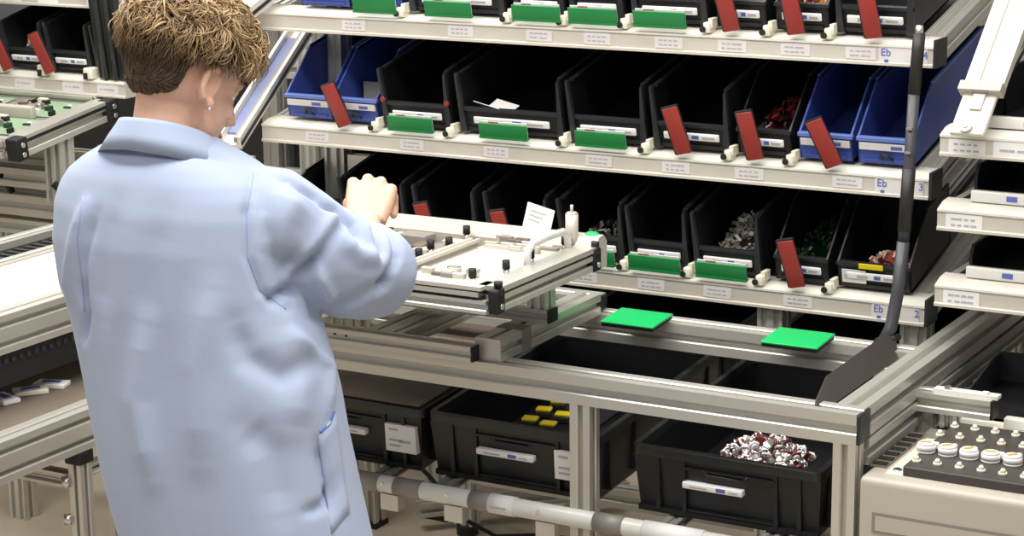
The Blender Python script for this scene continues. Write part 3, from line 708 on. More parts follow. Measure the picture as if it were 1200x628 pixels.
# fixture block with pins
FX = thing('pin_block', 'dark fixture block with rows of pale pins on the machine top', 'fixture', (.19, .15, .8245))
MB().bbox(.080, .290, .012, .300, .8246, .842, .003, 'flap').build('block', FX)
pin_rows = [(.045, [.093,.130,.168,.206,.243,.280]), (.205, [.082,.118,.156,.193,.231,.268]), (.264, [.090,.127,.164,.201,.24,.275]), (.125, [.268])]
for y, xs in pin_rows:
    for x in xs:
        if y == .125: continue
        MB().cyl((x, y, .842), (x, y, .847), .0078, .0075, n=16, m='clip').cyl((x, y, .847), (x, y, .853), .0062, .003, n=16, m='clip').build('pin', FX)
cap0 = None
dsc = ['leftmost', 'second from the left', 'middle', 'second from the right', 'rightmost']
for i, x in enumerate([.090, .128, .166, .204, .242]):
    lab = 'round white cap with orange mark on the pin block, %s' % dsc[i]
    if i == 0:
        cap0 = thing('white_workpiece', lab, 'cap', (x, .105, .8422), (0, 0, .3), 'white caps on the pin block')
        b = MB().cyl((0,0,0), (0,0,.004), .0155, .0165, n=28, m='white').cyl((0,0,.004), (0,0,.015), .0165, .0162, n=28, m='white').cyl((0,0,.015), (0,0,.018), .0162, .0125, n=28, m='white')
        b.bbox(.008, .022, .004, .014, .004, .016, .003, 'white'); b.build('cap_body', cap0, False)
        MB().bbox(-.010, .008, -.0035, .0035, .0178, .0192, .0006, 'orange').build('orange_mark', cap0, False)
    else: dup(cap0, (x, .105, .8422), lab, (0, 0, [.3, .75, .9, .1, .8][i]))
# profile arm and black tray
A = thing('profile_arm', 'short aluminium profile arm reaching over the machine from the bench rail', 'profile arm', (.06, .32, .85))
MB().slot((-.0, .330, .868), (.140, .330, .868), .045, .036, m='alu').build('profile', A)
MB().box(-.012, .010, .325, .335, .86, .876, 'steel').build('bracket', A)
MB().bbox(.140, .145, .308, .352, .850, .886, .002, 'rubber').build('end_cap', A)
MB().box(.03, .15, .318, .342, .8862, .893, 'clear').box(.05,.06,.322,.334,.893,.899,'steel').box(.12,.13,.322,.334,.893,.897,'white').build('top_strip', A)
MB().slot((.06, .330, .8225), (.06, .330, .85), .03, .03, (0,1,0)).build('foot_block', A)
BT = thing('black_tray', 'open black tray behind the profile arm at the right edge', 'tray', (.2, .60, .8225))
b = MB(); x0, x1, y0, y1, z0, z1 = .058, .42, .40, .66, .8226, .885
b.box(x0, x1, y0, y1, z0, z0+.005, 'black').box(x0, x1, y1-.006, y1, z0, z1, 'blackg').box(x0, x1, y0, y0+.006, z0, z0+.03, 'black')
b.prism([(-y0,0),(-y1,0),(-y1,.062),(-y1+.05,.062),(-y0,.030)], (x0-.004, 0, z0), (x0, 0, z0), (0,0,1), 'blackg')
b.build('tray_shell', BT)
MB().box(x0+.09, x0+.098, y1-.010, y1-.006, z0+.030, z0+.046, 'white').build('white_peg', BT)
o = MB().bbox(.150, .30, .362, .384, .8225, .842, .003, 'clear').build('clear_bar'); setloc(o, (.2,.37,.8225)); tag(o, 'pale clear bar in front of the black tray', 'bar')

# ------------------------------------------------------------------ left conveyor station
LS = thing('conveyor_station', 'left aluminium conveyor table with white top running away beside the coat', 'conveyor', (-1.9, -.3, 0))
Y0, Y1 = -1.0, .74
MB().slot((-2.225, Y0, .925), (-2.225, Y1, .925), .05, .05, m='alu').build('far_rail', LS)
b = MB().box(-2.195, -2.10, Y0, Y1, .915, .93, 'rubber')
for k in range(57): b.box(-2.185, -2.115, Y0+k*.03, Y0+k*.03+.014, .93, .935, 'blackg')
b.build('chain_belt', LS)
MB().slot((-2.075, Y0, .928), (-2.075, Y1, .928), .042, .04, m='alu').build('inner_rail', LS)
MB().box(-2.052, -1.79, Y0, Y1, .928, .944, 'wplate').build('white_top', LS)
MB().slot((-1.7575, Y0, .907), (-1.7575, Y1, .907), .055, .080, m='alu', nh=2, g=.005).build('near_rail', LS)
b = MB().box(-1.79, -1.735, Y0, Y1, .80, .866, 'rubber')
for k in range(77): b.box(-1.7352, -1.731, Y0+k*.0225, Y0+k*.0225+.010, .846, .856, 'blackg')
b.build('drive_belt', LS)
MB().box(-2.2, -1.635, Y0, Y1, .735, .747, 'brown').build('lower_shelf', LS)
MB().slot((-1.6125, Y0, .710), (-1.6125, Y1, .710), .055, .084, m='alu', nh=2, g=.005).build('lower_rail', LS)
for y in (-.150, .08, -.9):
    MB().slot((-1.603, y, .03), (-1.603, y, .668), .032, .036, (0,1,0), 1, 1, 'alu', .004).build('leg', LS)
    MB().cyl((-1.603, y, 0), (-1.603, y, .03), .018, m='rubber').build('foot', LS)
MB().bbox(-1.625, -1.584, -.172, -.128, .640, .668, .004, 'rubber').build('leg_joint', LS)
for z in (.52, .60):
    MB().cyl((-1.620, -.165, z), (-1.632, -.175, z), .012, n=14, m='steel').build('bolt', LS)
MB().slot((-2.22, -.175, .03), (-2.22, -.175, .90), .055, .055, (0,1,0)).build('leg', LS)
MB().slot((-2.22, .70, .03), (-2.22, .70, .90), .055, .055, (0,1,0)).build('leg', LS)
MB().slot((-1.603, -.132, .62), (-1.603, .062, .62), .025, .025).slot((-1.603, .098, .62), (-1.603, .6, .62), .025, .025).build('leg_brace', LS)
MB().slot((-2.19, -.15, .60), (-1.62, -.15, .60), .03, .03).build('leg_brace', LS)
for i, (x, y, a, m_) in enumerate([(-1.775, -.03, .3, 'white'), (-1.79, -.16, -.3, 'white'), (-1.78, -.09, .9, 'clip')]):
    o = MB().bbox(-.035, .035, -.02, .02, 0, .010, .002, m_).box(-.02, .02, -.006, .006, .010, .012, 'inkblue').build('small_part'); o.location = (x, y, .7475+.0*i); o.rotation_euler = (0,0,a)
    tag(o, ['white part with blue marks on the left lower shelf, nearest the coat', 'white part with blue marks on the left lower shelf, farthest left', 'ivory part lying between two white parts on the left lower shelf'][i], 'part', 'small parts on the left lower shelf')

# ------------------------------------------------------------------ left rear bench with board tray
LB = thing('rear_bench', 'aluminium bench frame behind the conveyor under the circuit board tray', 'bench', (-2.9, 1.1, 0))
MB().slot((-3.6, .90, .897), (-1.95, .90, .897), .055, .055, m='alu').build('front_rail', LB)
MB().slot((-3.6, .89, .838), (-1.95, .89, .838), .04, .04, m='alu').build('lower_rail', LB)
MB().slot((-3.6, 1.5, .897), (-1.95, 1.5, .897), .055, .055, m='alu').build('back_rail', LB)
for x in (-2.75, -2.0):
    for y in (.90, 1.5):
        MB().slot((x, y, 0), (x, y, .818 if y < 1 else .87), .055, .055, (0,1,0), 2, 1).build('leg', LB)
MB().box(-3.5, -2.0, 1.3, 1.32, .3, .84, 'machine').box(-2.66,-2.655,1.298,1.30,.3,.84,'greyp').box(-2.62,-2.615,1.298,1.30,.3,.84,'greyp').build('rear_panel', LB)
MB().box(-3.2, -2.1, .96, 1.15, .87, .90, 'machine').build('bench_top', LB)
MB().slot((-2.51, .86, .925), (-2.51, .86, 1.095), .055, .055, (0,1,0), 2, 1).build('tray_upright', LB)
MB().slot((-3.3, .86, .98), (-2.54, .86, .98), .05, .05).slot((-2.48, 1.0, 1.03), (-2.0, 1.0, 1.03), .05, .055).build('support_rail', LB)
MB().cyl((-2.70, .88, .93), (-2.72, .80, 1.07), .009, m='rubber').build('strut', LB)
MB().cyl((-2.50, .82, .98), (-2.44, .86, .90), .010, m='rubber').build('strut', LB)
# the tray itself, tilted
PT = thing('board_tray', 'tilted tray filled with green circuit boards at the far left', 'tray', (-2.462, .66, 1.122), (rad(8), 0, 0))
MB().slot((-.0275, 0, -.03), (-.0275, .36, -.03), .050, .045, m='alu').build('side_profile', PT, False)
MB().box(-.052, .0, .02, .36, -.007, .002, 'alu').box(-.012, .001, .02, .36, -.0155, -.007, 'rubber').build('side_seal', PT, False)
MB().box(-.95, -.05, .0, .36, -.03, -.012, 'greyp').build('base_plate', PT, False)
MB().slot((-.95, .01, -.03), (-.055, .01, -.03), .045, .045, m='alu').build('front_profile', PT, False)
MB().slot((-.95, .36, -.005), (-.05, .36, -.005), .03, .03, m='alu').build('back_profile', PT, False)
for y in (.0, .36):
    b = MB().bbox(-.030, .010, y-.02, y+.02, -.055, .004, .005, 'rubber')
    for z in (-.015, -.04): b.cyl((.010, y, z), (.013, y, z), .007, n=10, m='steel')
    b.build('corner_block', PT, False)
pcb0 = None; k = 0
for i in range(2):
    for j in range(2):
        loc = Matrix.Rotation(rad(8), 3, 'X') @ Vector((-.17-i*.24, .05+j*.16, -.010)) + Vector(PT.location)
        lab = 'pale green circuit board in the left tray, %s row, %s' % (['front', 'rear'][j], ['nearest the coat', 'cut off by the photo edge'][i])
        if pcb0 is None:
            pcb0 = thing('circuit_board', lab, 'circuit board', loc, (rad(8), 0, 0), 'circuit boards in the left tray')
            MB().box(-.10, .10, 0, .13, 0, .002, 'pcb').build('board', pcb0, False)
            rr = random.Random(11)
            for q in range(26):
                x, y = rr.uniform(-.085, .085), rr.uniform(.012, .118); w_, h_ = rr.uniform(.003, .015), rr.uniform(.003, .009)
                MB().box(x-w_, x+w_, y-h_, y+h_, .0021, .006+rr.random()*.014, rr.choice(['white', 'rubber', 'clip', 'greyp', 'greyp', 'sticker', 'brown', 'machine', 'gpart'])).build('component', pcb0, False)
        else: dup(pcb0, loc, lab)
for j, y in enumerate((.035, .195)):
    pass
MB().bbox(-.95, -.12, .185, .205, -.012, .022, .004, 'machine').build('divider_bar', PT, False)

# left rack behind
LR = thing('left_flow_rack', 'far left flow rack with black bins behind the circuit board tray', 'rack', (-3.0, 1.3, 0))
for z, x1 in ((1.178, -2.42), (1.412, -2.43)):
    r = rail_mb(-4.2, x1, 1.03, z).build('shelf_rail', LR)
    for x in (-3.05, -2.90, -2.77, -2.60, -2.48): sticker(r, x+(.1 if z > 1.3 else 0), 1.0298, z+.021, .07, .028, 1, 'white' if z > 1.3 else 'sticker')
    T = Matrix.Translation((0, 1.092, z+.02)) @ Matrix.Rotation(TILT, 4, 'X')
    MB().box(-4.2, -2.43, 0, .6, -.01, .004, 'blackg', T).build('roller_deck', LR)
    for x in (-2.85, -2.70, -2.54): MB().bbox(x-.016, x+.014, 1.022, 1.06, z+.045, z+.075, .004, 'clip').box(x-.01, x-.0, 1.016, 1.022, z+.045, z+.062, 'rubber').build('divider_clip', r)
for x in (-4.1, -2.46):
    for y in (1.2, 1.75): MB().slot((x, y, 0), (x, y, 1.62 if y > 1.5 else 1.2), .055, .055, (0,1,0)).build('upright', LR)
for a, b_, lab in [(-2.85,-2.705,'black bin with grey parts on the far left rack'), (-2.695,-2.545,'black bin with a pale strip on the far left rack'), (-2.535,-2.44,'narrow black bin beside the dark ribbed cable bundle')]:
    storage_bin(a, b_, 1.238, 0, 'black', lab, 'bins on the far left rack', y=1.062)
heap('grey_mixed_parts', 'grey mixed parts in a bin on the far left rack', 'parts', (-2.777, 1.13, 1.262), .06, .06, .05, .02, 60, ['mixed', 'steel', 'clip'], 'clip')
card_red(-2.815, 1.234, -18, 'tall red card nearest the left photo edge on the far rack', 'cards on the far left rack', h=.115, y=1.02)
card_red(-2.665, 1.234, -20, 'tall red card on the far left rack nearest the head', 'cards on the far left rack', h=.115, y=1.02)
card_red(-2.497, 1.234, -4, 'small red card half hidden by the ribbed cable bundle', 'cards on the far left rack', h=.070, w=.022, y=1.058)
o = MB().bbox(-2.90, -2.85, 1.02, 1.05, 1.232, 1.256, .003, 'greenb').build('green_clip'); setloc(o, (-2.88, 1.035, 1.232)); tag(o, 'green clip at the left photo edge on the far rack', 'clip')
# ribbed dark bundle
b = MB(); rz = rad(-2)
for k in range(6):
    x = -2.505+k*.017; b.tube([(x, 1.044-.006*(k % 2), 1.2285), (x-.003, 1.02-.006*(k % 2), 1.42), (x-.010, .985, 1.70)], .0095, 8, 'blackg' if k % 2 else 'rubber')
o = b.build('cable_bundle'); setloc(o, (-2.46, 1.04, 1.2285)); tag(o, 'dark ribbed vertical cable bundle left of the head', 'cable bundle')
# top-left channel and stand
channel((-2.86, .93, 1.395), (-2.72, 1.02, 1.52), .05, 'pale slanted channel at the top left corner', strip='sticker', name='corner_channel')

# ------------------------------------------------------------------ clutter behind the head, between the racks
BG = thing('background_machine', 'blurred grey machinery behind the slanted channel and the head', 'machine', (-2.1, 1.9, 0))
MB().slot((-1.98, 1.25, 0), (-1.98, 1.25, 2.0), .05, .05, (0,1,0), 2, 1).build('upright', BG)
MB().slot((-1.78, 1.6, 0), (-1.78, 1.6, 2.0), .05, .05, (0,1,0), 2, 1).build('upright', BG)
for z, m_ in ((1.18, 'machine'), (1.32, 'alu'), (1.02, 'alu'), (.86, 'greyp')):
    MB().slot((-2.40, 1.7, z), (-1.3, 1.7, z), .05, .05, m=m_).build('cross_rail', BG)
MB().bbox(-2.4, -1.5, 1.75, 2.1, .5, 1.10, .01, 'blackg').build('housing', BG)
MB().cyl((-1.80, 1.30, 1.06), (-1.71, 1.22, 1.05), .036, n=20, m='greyp').cyl((-1.71, 1.22, 1.05), (-1.70, 1.21, 1.05), .030, .026, n=20, m='alu').cyl((-1.702,1.212,1.05),(-1.692,1.203,1.049),.012,n=12,m='steel').build('motor', BG)
MB().cyl((-1.95, 1.45, 1.12), (-1.74, 1.30, 1.04), .022, m='greyp').cyl((-1.95, 1.45, 1.18), (-1.71, 1.34, 1.16), .015, m='alu').build('shaft', BG)
MB().box(-1.95, -1.77, 1.25, 1.36, .90, 1.015, 'greyp').build('motor_mount', BG)
MB().box(-2.06, -1.99, 1.20, 1.21, 1.42, 1.72, 'window_glass').build('glass_guard', BG)
BM = thing('rear_cabinet', 'dark equipment cabinet standing behind the racks', 'cabinet', (-2.2, 3.3, 0))
MB().bbox(-5.2, -1.9, 3.0, 3.6, 0, 1.30, .01, 'blackg').build('cabinet_body', BM)
MB().box(-5.2, -1.9, 2.99, 3.0, 1.30, 1.36, 'alu').box(-5.2, -1.9, 3.0, 3.6, 1.30, 1.36, 'alu').build('top_trim', BM)

# ------------------------------------------------------------------ floor-level frame seen under the crates
FF = thing('floor_frame', 'aluminium base frame with black feet standing on the floor behind the bench', 'frame', (-1.7, 1.3, 0))
for x, y in ((-1.86, 1.30), (-1.72, 1.44), (-2.12, 1.18)):
    MB().slot((x, y, .012), (x, y, .55), .065, .055, (0,1,0), 2, 1, 'alu').build('leg', FF)
    MB().box(x-.036, x+.036, y-.032, y+.032, 0, .014, 'rubber').build('foot_plate', FF)
MB().slot((-1.72, 1.32, .06), (-1.3, 1.75, .06), .04, .04).slot((-2.10, 1.20, .10), (-1.90, 1.29, .10), .05, .05).build('floor_rail', FF)
MB().slot((-2.3, 1.7, .30), (-1.0, 1.7, .30), .05, .05).build('rear_rail', FF)
MB().box(-1.38, -1.36, 1.62, 1.66, .08, .12, 'rubber').build('knob', FF)
o = MB().tube([(-1.80,1.20,.35),(-1.62,1.22,.20),(-1.55,1.30,.06),(-1.50,1.36,.007),(-1.40,1.42,.007),(-1.30,1.44,.007),(-1.2,1.5,.007)], .006, 8, 'rubber').build('floor_cable'); setloc(o, (-1.5, 1.36, 0)); tag(o, 'thin black cable curling down onto the tan floor', 'cable')
o = MB().tube([(-1.66,1.55,.007),(-1.55,1.50,.05),(-1.45,1.46,.06),(-1.38,1.45,.02),(-1.36,1.44,.007)], .006, 8, 'rubber').build('floor_cable'); setloc(o, (-1.5, 1.5, 0)); tag(o, 'short black cable arching above the floor under the middle crate', 'cable')

# ------------------------------------------------------------------ person
def smoothstep(a, b, x):
    t = max(0., min(1., (x-a)/(b-a))); return t*t*(3-2*t)
def evaluated(o):
    dg = bpy.context.evaluated_depsgraph_get(); dg.update()
    me = bpy.data.meshes.new_from_object(o.evaluated_get(dg)); return me
def voxel(mb, name, vox, smooth, parent, mats):
    bmesh.ops.recalc_face_normals(mb.bm, faces=mb.bm.faces[:])
    me = bpy.data.meshes.new('tmp'); mb.bm.to_mesh(me); mb.bm.free()
    o = bpy.data.objects.new('tmp', me); COL.objects.link(o)
    r = o.modifiers.new('r', 'REMESH'); r.mode = 'VOXEL'; r.voxel_size = vox; r.use_smooth_shade = True
    s_ = o.modifiers.new('s', 'SMOOTH'); s_.iterations = smooth; s_.factor = .5
    m2 = evaluated(o); bpy.data.objects.remove(o); m2.name = name
    m2.materials.clear()
    for m in mats: m2.materials.append(M[m])
    for p in m2.polygons: p.use_smooth = True; p.material_index = 0
    o = bpy.data.objects.new(name, m2); COL.objects.link(o); o.parent = parent
    if parent: 
        for v in m2.vertices: v.co -= Vector(parent.location)
    return o
P = thing('person', 'person in light blue work coat with short curly hair, one hand raised over tray', 'person', (-.70, -.79, 0))
PL = Vector(P.location)
HC = Vector((-.852, -.704, 1.543)); HP = rad(-28); HY = rad(-16)
HT = Matrix.Translation(HC) @ Matrix.Rotation(HY, 4, 'Z') @ Matrix.Rotation(HP, 4, 'X')
HR = HT.to_3x3().to_4x4()
def hell(b, c, r, rot=None, sub=3):
    T = HR @ (rot if rot is not None else Matrix.Identity(4)); b.ell(HT @ Vector(c), r, 'skin', T, sub)
b = MB()
hell(b, (0,-.008,.018), (.074,.094,.090), sub=4)
hell(b, (0,.034,-.035), (.061,.058,.078))
hell(b, (0,.050,-.080), (.043,.040,.030))
hell(b, (.038,.020,-.062), (.024,.040,.030)); hell(b, (-.038,.020,-.062), (.024,.040,.030))
hell(b, (.036,.062,-.030), (.020,.020,.018)); hell(b, (-.036,.062,-.030), (.020,.020,.018))
hell(b, (0,.078,.018), (.045,.014,.012))
for s in (-1, 1): hell(b, (s*.030,.0705,.006), (.0150,.0120,.0095)); hell(b, (s*.030,.0700,-.011), (.0140,.0110,.0065))
b.tube([HT @ Vector(p) for p in ((0,.088,.010),(0,.098,-.012),(0,.110,-.034),(0,.096,-.042))], [.007,.009,.013,.008], 10, 'skin')
hell(b, (.011,.097,-.038), (.008,.009,.007)); hell(b, (-.011,.097,-.038), (.008,.009,.007))
hell(b, (0,.088,-.061), (.022,.010,.006)); hell(b, (0,.086,-.069), (.019,.010,.006))
for s in (-1, 1):
    E = Matrix.Rotation(s*rad(-18), 4, 'Z') @ Matrix.Rotation(rad(-12), 4, 'X')
    hell(b, (s*.077,-.004,-.012), (.006,.015,.028), E)
    ring = []
    for k in range(9):
        a = rad(-120+k*30); ring.append(HT @ (Vector((s*(.083-.004*math.cos(a)*0), -.008-.017*math.cos(a-.2)*1., -.010+.029*math.sin(a+.1)))))
    ring = [HT @ Vector((s*.085, -.006-.017*math.cos(t), -.008+.029*math.sin(t))) for t in [rad(-70+k*26) for k in range(9)]]
    b.tube(ring, [.005,.005,.0055,.006,.006,.006,.0055,.005,.004], 8, 'skin')
    hell(b, (s*.082,.004,-.036), (.005,.008,.009))
# neck and trunk (inside the coat)
b.tube([(-.852,-.775,1.36),(-.856,-.757,1.42),(-.862,-.735,1.48),(-.862,-.722,1.52)], [.072,.058,.054,.055], 20, 'skin')
b.ell((-.845,-.765,1.345), (.165,.075,.070), 'skin'); b.ell((-.835,-.765,1.22), (.150,.085,.16), 'skin')
b.ell((-.79,-.77,1.05), (.140,.085,.15), 'skin'); b.ell((-.74,-.785,.90), (.150,.095,.13), 'skin')
for s, x in ((-1, -.80), (1, -.62)):
    b.tube([(x, -.785, .88), (x-.0, -.78, .50), (x-.0, -.79, .12)], [.085, .055, .038], 16, 'skin')
    b.ell((x, -.745, .050), (.038, .105, .030), 'skin')
def arm(pts, rr): b.tube(pts, rr, 14, 'skin')
def hand(b, W, K, fdir, down, thumb_side, curl=1.):
    """W wrist, K the four knuckles, fingers go along fdir and curl down"""
    W = Vector(W); K = [Vector(k) for k in K]; f = Vector(fdir).normalized(); dn = Vector(down).normalized()
    back = (sum(K, Vector())/4-W).normalized()
    lat = (K[3]-K[0]).normalized()
    for i, k in enumerate(K):
        a = W+lat*(-.018+.012*i)
        b.tube([a, a.lerp(k, .55)+f*.004, k], [.017, .0155, .0105], 10, 'skin')
        b.ell(k+back*.0035, .0108, 'skin', sub=2)
    for i in range(3):
        m = K[i].lerp(K[i+1], .5); b.tube([W.lerp(m, .1), m-back*.012], [.017, .0115], 10, 'skin')
    b.ell(W.lerp(K[0], .35)+f*.012, (.02,.02,.022), 'skin'); b.ell(W.lerp(K[3], .4)+f*.010, (.017,.017,.024), 'skin')
    L = [.041, .045, .042, .034]; tips = []
    for i, k in enumerate(K):
        l = L[i]; p1 = k+(f*.9+dn*.30).normalized()*l; p2 = p1+(f*.05+dn*1.0).normalized()*l*.62; p3 = p2+(dn*.55-f*.85).normalized()*l*.50
        q = k.lerp(p1, .5)
        b.tube([k, q, p1, p1.lerp(p2, .5)], [.0100,.0090,.0092,.0080], 10, 'skin'); b.tube([p1, p1.lerp(p2, .5), p2], [.0088,.0080,.0080], 10, 'skin')
        b.tube([p2, p3], [.0080,.0068], 10, 'skin'); b.ell(p3, .0070, 'skin', sub=2); tips.append(p3)
    t0 = W.lerp(K[0], .25)-lat*.012+f*.010; t1 = t0+(f*.9-lat*.55+back*.35).normalized()*.038; t2 = t1+(f*.9+lat*.25+dn*.25).normalized()*.030; t3 = t2+(f*.55+lat*.7+dn*.35).normalized()*.022
    b.tube([t0, t1, t2, t3], [.0150,.0125,.0102,.0085], 12, 'skin'); b.ell(t3, .0085, 'skin', sub=2)
    return tips
# right arm and hand
arm([(-.680,-.735,1.36),(-.630,-.672,1.29),(-.588,-.612,1.245),(-.640,-.530,1.250),(-.690,-.452,1.259),(-.716,-.412,1.270)], [.05,.046,.040,.036,.028,.024])
hand(b, (-.722,-.405,1.272), [(-.770,-.368,1.3220),(-.752,-.350,1.3265),(-.7325,-.340,1.3215),(-.7125,-.339,1.3105)], (-.42,.86,-.18), (.10,-.1,-1), -1)
# left arm and hand, reaching forward to the tray
arm([(-1.010,-.735,1.35),(-1.035,-.735,1.26),(-1.035,-.72,1.20),(-1.05,-.56,1.17),(-1.055,-.40,1.165)], [.05,.045,.04,.034,.024])
hand(b, (-1.055,-.39,1.165), [(-1.020,-.315,1.185),(-1.038,-.306,1.190),(-1.058,-.308,1.188),(-1.076,-.318,1.180)], (0,.9,-.3), (0,-.1,-1), 1)
body = voxel(b, 'body', .0034, 1, P, ['skin'])
# eyes, lips, brows
for s in (-1, 1):
    MB().ell(HT @ Vector((s*.030,.0690,-.001)), .0120, 'eye', sub=3).ell(HT @ Vector((s*.030,.0775,-.002)), .0058, 'iris', sub=2).build('eye', P)
    MB().tube([HT @ Vector((s*.016,.0945,.022)), HT @ Vector((s*.032,.0925,.027)), HT @ Vector((s*.050,.082,.021))], [.002,.003,.0015], 6, 'hair').build('eyebrow', P)
MB().tube([HT @ Vector(p) for p in ((-.021,.0905,-.065),(-.008,.0985,-.0625),(.008,.0985,-.0625),(.021,.0905,-.065))], [.0018,.0038,.0038,.0018], 8, 'lips').tube([HT @ Vector(p) for p in ((-.018,.090,-.068),(0,.0985,-.0705),(.018,.090,-.068))], [.0018,.0042,.0018], 8, 'lips').build('lips', P)
MB().ell(HT @ Vector((.0875,.002,-.045)), .0030, 'steel', sub=2).build('earring', P)

# hair: a scalp shell with clumps of curved locks
def hairmask(d):
    x, y, z = d
    m = 1.
    m *= 1-smoothstep(.30, .62, y)*(1-smoothstep(.10, .42, z))          # face opening
    m *= smoothstep(-.88, -.70, z-.30*max(0, abs(x)-.25)-.25*max(0, y+.5))     # nape line
    e = smoothstep(.55, .74, abs(x))*(1-smoothstep(-.02, .22, z))*smoothstep(-.50, -.26, y)
    return m*(1-e)
HRX, HRY, HRZ = .083, .101, .104
def hsurf(d, k=1.):
    vol = .90+.18*smoothstep(-.35, .45, d[2])
    return Vector((d[0]*HRX*vol*k, -.010+d[1]*HRY*vol*k, .018+d[2]*HRZ*vol*k))
bm_ = bmesh.new(); bmesh.ops.create_icosphere(bm_, subdivisions=5, radius=1)
tones = []
for v in bm_.verts:
    d = v.co.normalized(); m = hairmask(d)
    n = noise.noise(d*5)*.004+noise.noise(d*13)*.0030
    full = hsurf(d)+d*n; inner = Vector((d.x*.070, -.008+d.y*.090, .018+d.z*.086))
    v.co = HT @ inner.lerp(full, smoothstep(.15, .75, m)); tones.append(.05+.20*smoothstep(-.3, .8, d.z)+.08*noise.noise(d*9))
hb = MB(); hb.mi('hair')
vmap = [hb.bm.verts.new(v.co) for v in bm_.verts]; bm_.verts.index_update()
hb._f([hb.bm.faces.new([vmap[v.index] for v in f.verts]) for f in bm_.faces], 'hair', True); bm_.free()
rh = random.Random(21)
nst = 0
while nst < 9500:
    z = rh.uniform(-.85, 1); a = rh.uniform(0, 2*PI); q = math.sqrt(max(0, 1-z*z)); d = Vector((q*math.cos(a), q*math.sin(a), z))
    if hairmask(d) < .55: continue
    nst += 1
    top = smoothstep(-.25, .55, z)
    crown = Vector((0,-.35,.94)).normalized()
    tang = (d-crown*d.dot(crown)); tang = tang.normalized() if tang.length > .05 else Vector((1,0,0))
    swirl = d.cross(tang)
    ang = noise.noise(d*2.6+Vector((3,1,7)))*2.6*top+noise.noise(d*7)*1.2*(.25+top)+rh.uniform(-.35,.35)
    dr = (tang*math.cos(ang)+swirl*math.sin(ang)); dr.z -= .30*(1-top); dr.normalize()
    Ls_ = (.016+.040*top)*rh.uniform(.6, 1.25)
    cu = (noise.noise(d*4.5+Vector((9,2,4)))*95+rh.uniform(-1, 1)*18)*top
    p = hsurf(d, .975); pts_ = []; lift = rh.uniform(.10, .75)*top+.04; ph = rh.uniform(0, 6.28)
    nseg = 8; sgn = 1
    for k in range(nseg):
        pts_.append(HT @ p)
        up_ = Vector((p.x/HRX**2, (p.y+.01)/HRY**2, (p.z-.018)/HRZ**2)).normalized()
        st = Ls_/nseg
        p = p+dr*st+up_*st*(lift*(1.2-k/nseg*2.6)+.35*top*math.sin(ph+k*1.3))
        dr = (Matrix.Rotation(cu*st, 3, up_) @ dr); dr = (dr-up_*dr.dot(up_)*.8).normalized()
    r0 = rh.uniform(.0006, .0016)
    n0 = len(hb.bm.verts)
    hb.tube(pts_, [r0*.7, r0, r0, r0, r0*.9, r0*.75, r0*.5, r0*.2], 4, 'hair')
    hz = smoothstep(-.30, .85, d.z+.30*max(0, d.y)+.12*abs(d.x))
    clump = noise.noise(d*8+Vector((1,5,2)))
    tn = .06+.50*hz+.42*clump*(.35+.65*top)+rh.uniform(-.14, .14)*(.25+top)
    tones += [max(0, min(1, tn+.035*(k//4-3)*top)) for k in range(len(hb.bm.verts)-n0)]
for v in hb.bm.verts: v.co -= PL
hb.bm.verts.index_update()
me = bpy.data.meshes.new('hair'); hb.bm.to_mesh(me); hb.bm.free(); me.materials.append(M['hair'])
at = me.attributes.new('tone', 'FLOAT', 'POINT'); at.data.foreach_set('value', tones)
ho = bpy.data.objects.new('hair', me); COL.objects.link(ho); ho.parent = P

# coat
b = MB()
SEC = [(1.452,-.858,-.748,.080,.062),(1.438,-.857,-.748,.112,.076),(1.420,-.854,-.748,.148,.090),(1.400,-.852,-.748,.178,.102),(1.378,-.850,-.748,.196,.112),
 (1.350,-.848,-.752,.205,.120),(1.30,-.842,-.756,.210,.128),(1.265,-.836,-.758,.210,.130),(1.217,-.824,-.762,.208,.132),(1.17,-.806,-.762,.210,.136),
 (1.12,-.790,-.764,.211,.140),(1.074,-.775,-.768,.211,.143),(1.01,-.757,-.775,.209,.146),(.932,-.733,-.782,.208,.150),(.844,-.703,-.789,.206,.154),(.70,-.695,-.79,.210,.158),(.56,-.69,-.79,.222,.165)]
n = 48; rings = []
for z, cx, cy, a, bb in SEC:
    rg = []
    for k in range(n):
        t = 2*PI*k/n; c_, s_ = math.cos(t), math.sin(t); e = 2/2.35
        rg.append(b.bm.verts.new((cx+math.copysign(abs(c_)**e, c_)*a, cy+math.copysign(abs(s_)**e, s_)*bb, z)))
    rings.append(rg)
fs = []
for A_, B_ in zip(rings, rings[1:]):
    for k in range(n): fs.append(b.bm.faces.new((A_[k], A_[(k+1) % n], B_[(k+1) % n], B_[k])))
fs += [b.bm.faces.new(rings[0]), b.bm.faces.new(rings[-1][::-1])]; b._f(fs, 'coat')
b.tube([(-.745,-.748,1.352),(-.690,-.722,1.335),(-.640,-.680,1.285),(-.598,-.628,1.245),(-.590,-.590,1.236),(-.620,-.535,1.228),(-.658,-.480,1.230),(-.684,-.450,1.240)], [.075,.084,.080,.076,.073,.066,.054,.045], 24, 'coat')
b.ell((-.600,-.600,1.225), (.070,.070,.066), 'coat'); b.ell((-.655,-.675,1.270), (.078,.078,.080), 'coat')
b.tube([(-.955,-.752,1.355),(-.995,-.742,1.335),(-1.020,-.735,1.28),(-1.020,-.725,1.215),(-1.028,-.70,1.160),(-1.045,-.58,1.168),(-1.052,-.47,1.166)], [.060,.068,.070,.070,.072,.062,.052], 20, 'coat')
coat = voxel(b, 'coat', .0052, 8, P, ['coat', 'coatd', 'coat_shade'])
cm = coat.data
bvh = BVHTree.FromPolygons([v.co.copy() for v in cm.vertices], [tuple(p.vertices) for p in cm.polygons])
CAMP = Vector((1.1885,-3.2863,1.98))-PL
